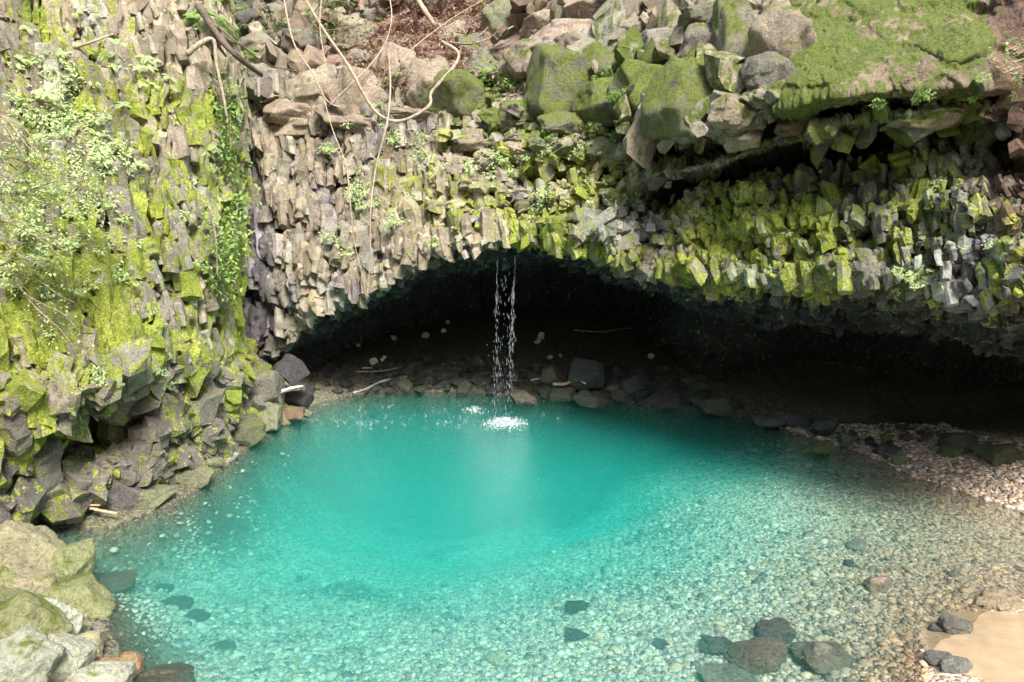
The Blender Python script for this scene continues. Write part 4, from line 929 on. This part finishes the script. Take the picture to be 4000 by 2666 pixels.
region(60, "leafy_plant", LEAFY, M_LEAFP, (325, 440), (110, 262), 21, "pale leafed plant on the tan rock left of the arch", "plant", "leafy plants on the tan rock left of the arch", lambda x, y: y < 300 - .35 * (x - 300), 7)
region(42, "leafy_plant", LEAFY, M_LEAFP, (640, 1010), (180, 300), 17, "small leafy plant on the columns of the right overhang", "plant", "leafy plants on the right overhang", None, 7)
region(170, "leafy_plant", LEAFY, M_LEAFP, (0, 130), (60, 310), 27, "pale leafed plant on the mossy left cliff", "plant", "leafy plants on the left cliff", None, 16)
region(50, "fern", FERNS, M_LEAFP, (0, 215), (0, 170), 15, "fern on the upper part of the left cliff", "fern", "ferns on the upper left cliff", None, 14)
region(55, "leafy_plant", LEAFY, M_LEAFP, (30, 235), (120, 400), 18, "small plant lower down on the left cliff columns", "plant", "small plants low on the left cliff", None, 9)
region(34, "fern", FERNS, M_IVY, (180, 330), (0, 66), 20, "bright green fern in the scree at the top left", "fern", "ferns in the scree at the top", None, 12)
region(24, "fern", FERNS, M_LEAF, (330, 470), (20, 110), 14, "fern on the slope of dry leaves", "fern", "ferns on the dry leaf slope", None, 10)
region(22, "leafy_plant", LEAFY, M_LEAF, (780, 1000), (60, 110), 14, "tiny plant along the lower edge of the mossy slab", "plant", "tiny plants on the mossy slab", lambda x, y: y > 75, 6)

# ------------------------------------------------------------------ stems, vines, driftwood
def tube(pts, r0, r1, seg=7, jit=.15, sub=5, seed=0):
    pts = np.array(pts, float); n = len(pts); T = np.zeros_like(pts); T[1:-1] = (pts[2:] - pts[:-2]) / 2; T[0] = pts[1] - pts[0]; T[-1] = pts[-1] - pts[-2]
    S = []
    for i in range(n - 1):
        for j in range(sub):
            t = j / sub; S.append((2*t**3-3*t**2+1)*pts[i] + (t**3-2*t**2+t)*T[i] + (-2*t**3+3*t**2)*pts[i+1] + (t**3-t**2)*T[i+1])
    S.append(pts[-1]); S = np.array(S); rg = np.random.default_rng(seed)
    V = []; m = len(S)
    for i in range(m):
        d = S[min(i + 1, m - 1)] - S[max(i - 1, 0)]; Fm = frame(d, (.1, .9, .2)); r = (r0 + (r1 - r0) * i / (m - 1)) * (1 + jit * rg.uniform(-1, 1))
        for k in range(seg):
            a = 2 * math.pi * k / seg; V.append(S[i] + Fm[0] * math.cos(a) * r + Fm[2] * math.sin(a) * r)
    F = [(i * seg + k, i * seg + (k + 1) % seg, (i + 1) * seg + (k + 1) % seg, (i + 1) * seg + k) for i in range(m - 1) for k in range(seg)]
    c0, c1 = len(V), len(V) + 1; V += [S[0], S[-1]]
    T3 = []
    for a, b, c_, d in F: T3 += [(a, b, c_), (a, c_, d)]
    for k in range(seg): T3 += [(c0, (k + 1) % seg, k), (c1, (m - 1) * seg + k, (m - 1) * seg + (k + 1) % seg)]
    return np.array(V), np.array(T3), S
def pxpath(L2353, off=.35, scale=.4352, Y=None):
    out = []
    for q in L2353:
        x, y = q[0] * scale, q[1] * scale; yy = max(y, 1); p, n = surf(min(max(x, 0), 1023), yy)
        if Y is not None: out.append(at(x, y, Y)); continue
        out.append(p)
    if Y is None:
        Ys = np.array([p[1] for p in out]); Yp = np.pad(Ys, 1, 'edge'); Ym = np.minimum(np.minimum(Yp[:-2], Yp[1:-1]), Yp[2:]); Yk = Ym * .7 + Ys.min() * .3 - off * .9 - .25
        out = [at(q[0] * scale, q[1] * scale, Yk[i]) for i, q in enumerate(L2353)]
    return out
def stem(name, path, r0, r1, mat, label, cat, parent=None, off=.35, Y=None, seed=1):
    V, F, S = tube(pxpath(path, off, Y=Y) if not isinstance(path[0], np.ndarray) else path, r0, r1, seed=seed)
    o = link(name, mesh_np(name, V, F, None, True), mat, parent)
    if parent is None: tag(o, label, cat)
    return o, S
vine = [(690,-20),(745,70),(800,150),(850,240),(885,272),(920,278),(960,262),(988,240),(990,215),(1010,190),(1045,150),(1052,120),(1015,95)]
stem("vine", vine, .045, .05, M_BARK, "thick pale vine that loops in a wide U across the upper cliff", "vine", off=.8)
stem("vine", [(755,245),(800,200),(850,150),(885,100),(900,40),(893,-20)], .03, .02, M_BARK, "thin vine crossing the looped vine and rising to the top edge", "vine", off=.6)
stem("vine", [(650,-20),(662,50),(680,110),(720,170),(750,230),(790,250)], .035, .02, M_BARK, "slender vine descending left of the looped vine", "vine", off=.7)
stem("root", [(893,120),(897,200),(890,280),(865,380),(852,480),(850,600),(843,690)], .03, .018, M_BARK, "long hanging root that reaches down to the cave brow", "root", off=.3)
stem("root", [(745,230),(765,300),(795,380),(806,480),(815,560),(832,630),(842,690)], .018, .012, M_BARK, "thin hanging root left of the long one", "root", off=.3)
stem("vine", [(740,-20),(735,60),(748,150),(760,240)], .02, .012, M_BARK, "very thin vine hanging at the top between the two vines", "vine", off=.5)
stem("log", [(455,10),(500,80),(545,130),(600,172)], .10, .06, M_BARKD, "dark fallen trunk leaning across the scree in the top corner", "log", off=.5)
stem("log", [(470,20),(500,100),(520,130)], .06, .03, M_BARKD, "thinner dark trunk beside the fallen one", "log", off=.5)
stem("trunk", [(945,-30),(970,15),(1000,60)], .10, .09, M_BARK, "short brown tree trunk rooted at the top of the leaf slope", "tree")
stem("branch", [(430,125),(460,100),(490,92),(498,150),(515,230),(525,300)], .07, .03, M_BARK, "bent tan dead branch at the top of the ivy", "branch", off=.5)
stem("branch", [(170,110),(215,95),(260,78)], .04, .02, M_BARK, "broken dry branch on the upper left cliff", "branch", off=.4)
stem("branch", [(900,180),(940,120),(1000,70),(1050,35),(1110,0)], .025, .015, M_BARK, "thin dry branch lying up the leaf slope", "branch", off=.3)
stem("branch", [(1180,60),(1130,85),(1080,100),(1020,95)], .025, .015, M_BARK, "dry branch running right from the end of the looped vine", "branch", off=.4)
stem("branch", [(500,60),(560,110),(620,150),(690,165)], .025, .015, M_BARKD, "dark twig lying over the scree in the top corner", "branch", off=.4)
for k in range(14):
    x, y = random.uniform(760, 1150), random.uniform(10, 150); a = random.uniform(-.9, -.2); l = random.uniform(25, 70)
    o, _ = stem("twig", [(x, y), (x + l * .5 * math.cos(a) + 4, y + l * .5 * math.sin(a)), (x + l * math.cos(a), y + l * math.sin(a))], .016, .01, random.choice([M_BARK, M_BARKD]), "thin dry twig lying on the leaf slope", "twig", off=.12, seed=k)
    o["group"] = "twigs on the leaf slope"
# ivy on the cliff corner
def ivy(name, path, n, spread, L, mat, label, cat, seed):
    e = bpy.data.objects.new(name, None); COL.objects.link(e); tag(e, label, cat)
    pts = pxpath(path, .3); e.location = tuple(pts[-1]); base_ = np.array(pts[-1])
    V, F, S = tube(pts, .035, .02, seed=seed); link("stem", mesh_np("stem", V - base_, F, None, True), M_BARK, e)
    rg = random.Random(seed); A = Acc()
    for k in range(n):
        p = S[rg.randrange(len(S))] + np.array([rg.gauss(0, spread), rg.gauss(-.15, .12), rg.gauss(0, spread)])
        add_leaf(A, p - base_, (rg.uniform(-1, 1), rg.uniform(-1, .1), rg.uniform(-.9, .2)), L * rg.uniform(.6, 1.3), L * rg.uniform(.45, .7))
    link("leaves", A.mesh("leaves"), mat, e)
ivy("ivy", [(520,190),(528,260),(530,330),(525,400)], 420, .20, .15, M_IVY, "ivy clinging high on the corner between the two cliffs", "ivy", 3)
ivy("ivy", [(560,430),(545,480),(535,540),(525,600),(515,660)], 560, .20, .15, M_IVY, "bright ivy trailing down the dark wet corner", "ivy", 4)
ivy("ivy", [(480,470),(495,540),(500,640)], 120, .15, .12, M_LEAF, "thin ivy strand left of the bright trailing ivy", "ivy", 5)
# pale shrubs reaching in from the left
def shrub(px, py, Y, r, n, L, mat, label, seed, name="shrub"):
    e = bpy.data.objects.new(name, None); COL.objects.link(e); tag(e, label, "shrub")
    rg = random.Random(seed); c0 = at(px, py, Y); k = r / FPX * Y
    root = at(px - r * .9, py + r * .35, Y + .5); e.location = tuple(root)
    A = Acc(); B = Acc()
    for b in range(9):
        a = rg.uniform(-.9, .7); l = k * rg.uniform(.8, 2.0)
        st = root + np.array([0, 0, rg.uniform(-.5, .6) * k]); pts = [st]
        for i in range(4):
            st = st + np.array([math.cos(a) * l / 4, rg.uniform(-.12, .06) * l, math.sin(a) * l / 4]); a += rg.uniform(-.3, .25); pts.append(st)
        V, F, S = tube(pts, .014, .005, 5, .1, 4, seed + b); B.add(V - root, F)
        for j in range(n // 9):
            q = S[rg.randrange(3, len(S))]; p = q + np.array([rg.gauss(0, .24), rg.gauss(0, .2), rg.gauss(.0, .16)])
            add_leaf(A, p - root, (rg.uniform(-1, 1), rg.uniform(-1, 1), rg.uniform(-.6, .1)), L * rg.uniform(.6, 1.3), L * rg.uniform(.4, .6))
    link("branches", B.mesh("branches", True), M_BARK, e); link("leaves", A.mesh("leaves"), mat, e)
for i, (x, y, r, lb) in enumerate([(40,125,40,"pale shrub reaching in at the left edge highest of the four"),(50,165,46,"pale shrub spreading widest across the left cliff"),(30,205,44,"pale shrub below the widest one at the left edge"),(55,245,48,"lowest pale shrub on the left cliff with bare twigs"),(95,180,30,"small pale shrub right of the widest one on the left cliff")]):
    shrub(x, y, 11.6 + .2 * i + .02 * x, r, 640, .08, M_LEAFP, lb, 30 + i)
shrub(205, 25, 21.5, 26, 300, .14, M_LEAF, "green shrub on the edge of the left cliff at the top", 50)
shrub(290, 18, 28.5, 34, 320, .17, M_IVY, "bright green sapling in the scree at the top left", 51)
shrub(340, 12, 28, 30, 240, .17, M_LEAF, "small sapling at the top edge behind the slender vine", 52)
shrub(1024, 55, 13.2, 22, 200, .10, M_LEAFP, "leafy spray hanging at the right edge over the brown earth", 53)

# driftwood and scraps
def stick(pts_px, z, r0, r1, mat, label, name="driftwood", seed=1):
    pts = []
    for (x, y) in pts_px:
        c = ghit(x, y, z, 0)
        pts.append(c)
    V, F, S = tube(pts, r0, r1, 7, .2, 5, seed); tag(link(name, mesh_np(name, V, F, None, True), mat), label, "driftwood")
stick([(353,393),(366,389),(380,382),(394,379),(407,377)], .25, .035, .05, M_DRIFTG, "long curved grey branch lying at the left cave shore")
stick([(553,384),(565,384),(576,380),(586,384)], .55, .05, .035, M_DRIFT, "pinkish driftwood stick across the rubble right of the waterfall")
stick([(531,380),(540,379)], .6, .03, .02, M_DRIFT, "short orange stick left of the pinkish driftwood")
stick([(574,330),(600,332),(620,329),(632,328)], .1, .03, .02, M_DRIFTG, "thin pale stick high at the back of the cave")
stick([(88,508),(102,511),(117,514)], .25, .035, .03, M_DRIFT, "orange driftwood stick at the foot of the left cliff")
stick([(88,505),(100,506)], .35, .025, .02, M_DRIFT, "short stick above the orange one at the left cliff foot")
stick([(69,484),(80,481),(92,479)], .4, .025, .02, M_DRIFT, "stick lying in the low hollow of the left cliff")
stick([(91,492),(99,486)], .35, .02, .015, M_BARK, "small twig leaning in the hollow of the left cliff")
stick([(138,490),(144,483)], .35, .02, .015, M_DRIFT, "upright splinter beside the mossy shelf stone")
stick([(263,410),(268,405),(272,402)], .3, .04, .03, M_DRIFT, "orange plank end under the debris rock", seed=4)
stick([(276,394),(286,391),(300,389)], .95, .05, .04, M_DRIFT, "orange log on top of the dark corner rock", seed=5)
stick([(282,391),(292,388),(303,386)], 1.05, .045, .03, M_SCRAP, "white bleached stick on top of the dark corner rock", seed=6)
stick([(355,372),(380,371),(402,367)], .3, .02, .015, M_DRIFTG, "thin straight branch behind the left cave rubble", seed=7)
stick([(362,368),(372,368)], .3, .03, .02, M_DRIFT, "short orange chip on the left cave rubble", seed=8)
def scrap(x, y, s_, label, group=None, seed=0):
    c = ghit(x, y, .05)
    if c[1] > 32.5: c = at(x, y, 32)
    k_ = c[1] / FPX; rg = random.Random(seed); n = 7; top = []; 
    for i in range(n):
        a = 2 * math.pi * i / n; r = s_ * k_ * .5 * rg.uniform(.5, 1.1); top.append((math.cos(a) * r, 0.0, math.sin(a) * r * .8))
    V = np.array(top + [(x_, .03, z_) for x_, _, z_ in top]); V[:n, 1] += np.array([rg.uniform(-.03, .03) for _ in range(n)])
    F = [(0, i, i + 1) for i in range(1, n - 1)] + [(n, n + i + 1, n + i) for i in range(1, n - 1)]
    for i in range(n): j = (i + 1) % n; F += [(i, j, n + j), (i, n + j, n + i)]
    o = link("leaf_scrap", mesh_np("leaf_scrap", V, np.array(F)[:, ::-1]), M_SCRAP); o.location = tuple(c + np.array([0, -.1, .05])); o.rotation_euler = (random.uniform(-.7, -.1), 0, random.uniform(-.4, .4))
    tag(o, label, "scrap", group)
for i, (x, y, s_, lb) in enumerate([(425,336,10,"round pale leaf scrap left of the waterfall in the dark"),(541,337,11,"long pale scrap right of the waterfall"),(537,342,8,"yellowish scrap under the long pale one"),(550,358,8,"small pale scrap in the dark right of the waterfall"),
 (560,356,6,"tiny scrap right of the small pale one"),(651,357,8,"triangular pale scrap far right in the cave"),(373,362,12,"white scrap at the far left of the cave"),(385,358,7,"thin white scrap beside the far left one"),(358,345,9,"grey white scrap above the far left rubble"),
 (394,338,9,"flat grey scrap on the left cave slope"),(444,331,7,"pale sliver above the round leaf scrap"),(448,323,6,"uppermost pale sliver on the left cave slope"),(443,366,5,"small white upright sliver near the water left of the fall"),(383,361,6,"small scrap below the thin white one")]):
    scrap(x, y, s_, lb, None, i)

# ------------------------------------------------------------------ stuff: pebbles, gravel, litter
def water_mat():
    m, nt, ns, ls = newmat("white_water"); out = N(nt, "ShaderNodeOutputMaterial"); b = N(nt, "ShaderNodeBsdfPrincipled"); ls.new(b.outputs[0], out.inputs[0])
    g = N(nt, "ShaderNodeNewGeometry"); n = tnoise(nt, g.outputs["Position"], 12, 3, .5)
    ls.new(mixc(nt, n, (.55, .62, .66), (.80, .84, .86)), b.inputs["Base Color"]); b.inputs["Roughness"].default_value = .15
    tr = N(nt, 'ShaderNodeBsdfTransparent'); mx = N(nt, 'ShaderNodeMixShader'); mx.inputs[0].default_value = .72; ls.new(b.outputs[0], mx.inputs[1]); ls.new(tr.outputs[0], mx.inputs[2]); ls.new(mx.outputs[0], out.inputs[0]); return m
M_WHITE = water_mat()
def pebble_material():
    m, nt, ns, ls = newmat("pebbles"); out = N(nt, "ShaderNodeOutputMaterial"); b = N(nt, "ShaderNodeBsdfPrincipled"); ls.new(b.outputs[0], out.inputs[0])
    col = N(nt, "ShaderNodeVertexColor", layer_name="Col").outputs[0]; g = N(nt, "ShaderNodeNewGeometry")
    n = tnoise(nt, g.outputs["Position"], 35, 4, .6)
    vm = N(nt, "ShaderNodeVectorMath", operation='SCALE'); ls.new(col, vm.inputs[0]); ls.new(mrange(nt, n, .3, .7, .75, 1.2), vm.inputs[3])
    ls.new(vm.outputs[0], b.inputs["Base Color"]); b.inputs["Roughness"].default_value = .7; return m
M_PEB = pebble_material()
PALR = 1.1 * np.array([(.62,.60,.44),(.50,.50,.42),(.42,.40,.32),(.60,.58,.48),(.30,.31,.28),(.16,.17,.17),(.52,.42,.28),(.38,.42,.36),(.58,.50,.36),(.25,.2,.16)])
def strew(name, pts, rad, colr, label_kind="stuff", mat=M_PEB, flat=.45, palette=PALR, wt=None):
    n = len(pts); D, F = ico(1); rg = RNG
    D = D * 1.0; a = rg.uniform(0, 2 * np.pi, n); sx_ = rg.uniform(.75, 1.35, n); sz_ = rg.uniform(flat * .6, flat * 1.3, n)
    X = D[None, :, 0] * sx_[:, None]; Y = D[None, :, 1].repeat(n, 0); Z = D[None, :, 2] * sz_[:, None]
    tx, ty = rg.uniform(-.25, .25, n), rg.uniform(-.25, .25, n)
    Z = Z + tx[:, None] * X + ty[:, None] * Y
    j = 1 + rg.uniform(-.22, .22, (n, len(D)))
    ca, sa_ = np.cos(a)[:, None], np.sin(a)[:, None]
    Vv = np.stack([(X * ca - Y * sa_) * j, (X * sa_ + Y * ca) * j, Z * j], -1) * rad[:, None, None] + pts[:, None, :]
    FF = (F[None] + (np.arange(n) * len(D))[:, None, None]).reshape(-1, 3)
    ci = palette[rg.choice(len(palette), n, p=wt)] * rg.uniform(.8, 1.2, (n, 1)) * colr
    cc = np.repeat(ci, len(D), 0)
    o = link(name, mesh_np(name, Vv.reshape(-1, 3), FF, np.clip(cc, 0, .85), True), mat)
    return tag(o, None, None, None, "stuff")
def sample(n, fn_px):
    px, py = fn_px(n); c = np.stack([px, py], 1)
    r = np.stack([px - 512, FPX * cp + (341 - py) * sp, (341 - py) * cp - FPX * sp], 1)
    z = np.zeros(n); X = Y = None
    for _ in range(9):
        t = (z - CAM_H) / r[:, 2]; X, Y = r[:, 0] * t, r[:, 1] * t; z = z + .5 * (gz(X, Y) - z)
    return X, Y, z
def lbank(x, y):
    return 1 - sst(.5, 1.9, x - np.interp(y, LFY, LFX) + .5 * np.sin(y * 2.1 + 2 * np.sin(x * 1.7)))
n = 42000
Xa, Ya, Za = sample(n, lambda n: (RNG.uniform(90, 1060, n), 415 + 285 * RNG.uniform(0, 1, n) ** .75))
sdd = np.sqrt(((Xa - sandc[0]) / 1.25) ** 2 + ((Ya - sandc[1]) / 1.35) ** 2)
ok = (Za < .0) & (Za > -2.2) & (sdd > .93) & ((Ya < 20.5)) & (RNG.random(len(Za)) > sst(.9, 2.1, -Za)) & (RNG.random(len(Xa)) > .95 * lbank(Xa, Ya)); Xa, Ya, Za = Xa[ok], Ya[ok], Za[ok]
rad = np.clip(np.exp(RNG.normal(-3.35, .42, len(Xa))), .018, .12)
brownish = sst(-.5, -.06, Za)[:, None]
o = strew("pebbles", np.stack([Xa, Ya, Za + rad * .05], 1), rad, 1 - brownish * np.array([.25, .42, .55]), wt=[.14,.16,.16,.10,.12,.07,.07,.09,.06,.03])
o["label"] = "pale and grey pebbles covering the shallow bed of the pool"
n = 15000
Xa, Ya, Za = sample(n, lambda n: (RNG.uniform(780, 1060, n), RNG.uniform(424, 530, n)))
ok = (Za > -.03) & (Za < .5); Xa, Ya, Za = Xa[ok], Ya[ok], Za[ok]
rad = np.clip(np.exp(RNG.normal(-3.2, .4, len(Xa))), .02, .12)
o = strew("gravel", np.stack([Xa, Ya, Za + rad * .1], 1), rad, np.ones(3), palette=np.array([(.48,.37,.28),(.55,.45,.36),(.40,.28,.20),(.62,.56,.48),(.28,.21,.17),(.2,.18,.17),(.46,.32,.19)]), wt=None)
o["label"] = "pinkish gravel of the beach on the right"
# leaf litter
A = Acc(); rg = random.Random(5)
for k in range(9000):
    t = rg.random(); x = rg.uniform(330, 500); y = rg.uniform(0, 92)
    if abs(x - (445 - .55 * y)) > 52 + 10 * rg.random() and rg.random() > .12: continue
    p, n_ = surf(x, y); p = p + n_ * rg.uniform(.06, .3) + np.array([rg.uniform(-.1, .1), rg.uniform(-.1, .1), rg.uniform(-.05, .1)])
    l = rg.uniform(.08, .2); add_leaf(A, p, (rg.uniform(-1, 1), rg.uniform(-1, .3), rg.uniform(-.6, .3)), l, l * rg.uniform(.15, .6))
o = tag(link("leaf_litter", A.mesh("leaf_litter"), M_LITTER), None, None, None, "stuff"); o["label"] = "reddish dry leaves and needles on the slope at the top"

# ------------------------------------------------------------------ waterfall and splashes
def drops(rg_pts):
    V0 = np.array([(1,0,0),(0,1,0),(-1,0,0),(0,-1,0),(0,0,1),(0,0,-1)], float); F0 = np.array([(0,1,4),(1,2,4),(2,3,4),(3,0,4),(1,0,5),(2,1,5),(3,2,5),(0,3,5)])
    A = Acc()
    for p, r, l, tilt in rg_pts: 
        v = V0 * np.array([r, r, l]); v[:, 0] += v[:, 2] * tilt; A.add(v + np.array(p), F0)
    return A
fx = atz(505, 424, 0); ztop = 4.95
e = bpy.data.objects.new("waterfall", None); COL.objects.link(e); e.location = tuple(fx)
tag(e, "thin broken waterfall dripping from the cave brow into the pool", "waterfall")
for sname, xo, n_, sp_ in [("strand", -.28, 120, .07), ("strand", .26, 170, .08), ("spray", 0, 150, .34)]:
    L_ = []
    for k in range(n_):
        t = random.random() ** .9; z = ztop * (1 - t) + .02
        x = xo * (.75 + .2 * t) + (.10 if xo > 0 else -.0) * (1 - t) - .18 * t * (xo > 0) + random.gauss(0, sp_ * (.12 + .9 * t))
        L_.append(((x, random.gauss(0, .06 + .1 * t), z), random.uniform(.003, .007), random.uniform(.04, .14) * (1.2 - .5 * t) * (.5 if sname == "spray" else 1), random.uniform(-.15, .15)))
    link(sname, drops(L_).mesh(sname, True), M_WHITE, e)
def splash(px, py, rx, ry, n_, hh, label, name="splash"):
    c = atz(px, py, 0); e_ = []
    for k in range(n_):
        a = random.uniform(0, 6.28); q = min(abs(random.gauss(0, .5)), 1.5); r_ = random.uniform(.005, .018)
        x, y = math.cos(a) * rx * q, math.sin(a) * ry * q; h_ = random.random() ** 2 * hh * max(1.1 - q, .1)
        e_.append(((x, y, .012 + h_), r_ * (1.6 if h_ < .05 else 1), r_ * random.uniform(.8, 3.2), random.uniform(-.6, .6)))
    o = link(name, drops(e_).mesh(name, True), M_WHITE); o.location = tuple(c); tag(o, label, "splash")
splash(505, 424, .62, .60, 1500, .16, "bright white splash where the waterfall strikes the pool")
splash(474, 411, .36, .4, 190, .14, "smaller white splash behind and left of the main one")
k = 0
for (x, y) in [(random.gauss(380, 45), random.gauss(424, 3.5)) for _ in range(34)] + [(random.uniform(320, 470), random.uniform(405, 432)) for _ in range(30)] + [(random.uniform(440, 560), random.uniform(416, 430)) for _ in range(14)]:
    if x < 300: continue
    c = atz(x, y, 0); L_ = []
    for j in range(random.randint(4, 11)):
        a = random.uniform(0, 6.28); L_.append(((math.cos(a) * .07 * random.random(), math.sin(a) * .09, random.uniform(.0, .15)), random.uniform(.004, .010), random.uniform(.012, .045), random.uniform(-.5, .5)))
    o = link("drip_splash", drops(L_).mesh("drip_splash", True), M_WHITE); o.location = tuple(c); tag(o, "tiny drip splash on the dark far water", "splash", "drip splashes on the far water")


# ------------------------------------------------------------------ light
EL, AZ = math.radians(50), math.radians(157)     # azimuth clockwise from +Y: behind the camera, to the right
w = bpy.data.worlds.new("World"); scene.world = w; w.use_nodes = True
nt = w.node_tree; bg = nt.nodes["Background"]; sky = nt.nodes.new("ShaderNodeTexSky")
sky.sky_type = 'NISHITA'; sky.sun_disc = False; sky.sun_elevation = EL; sky.sun_rotation = AZ; sky.dust_density = 3; sky.air_density = 1.0
nt.links.new(sky.outputs[0], bg.inputs[0]); bg.inputs[1].default_value = .15
sd_ = bpy.data.lights.new("sun", 'SUN'); sd_.energy = 3.4; sd_.angle = math.radians(16); sd_.color = (1, .96, .88)
so = bpy.data.objects.new("sun", sd_); COL.objects.link(so)
dirv = Vector((math.sin(AZ) * math.cos(EL), math.cos(AZ) * math.cos(EL), math.sin(EL)))
so.rotation_euler = dirv.to_track_quat('Z', 'Y').to_euler(); so.location = (0, -5, 40)
scene.view_settings.view_transform = 'Standard'; scene.view_settings.look = 'None'
scene.view_settings.exposure = 1.22; scene.view_settings.gamma = 1.0
c = scene.cycles
c.use_denoising = True
try: c.denoiser = 'OPENIMAGEDENOISE'
except Exception: pass
c.max_bounces = 8; c.diffuse_bounces = 3; c.volume_bounces = 2; c.transparent_max_bounces = 12
c.use_adaptive_sampling = True; c.adaptive_threshold = .02
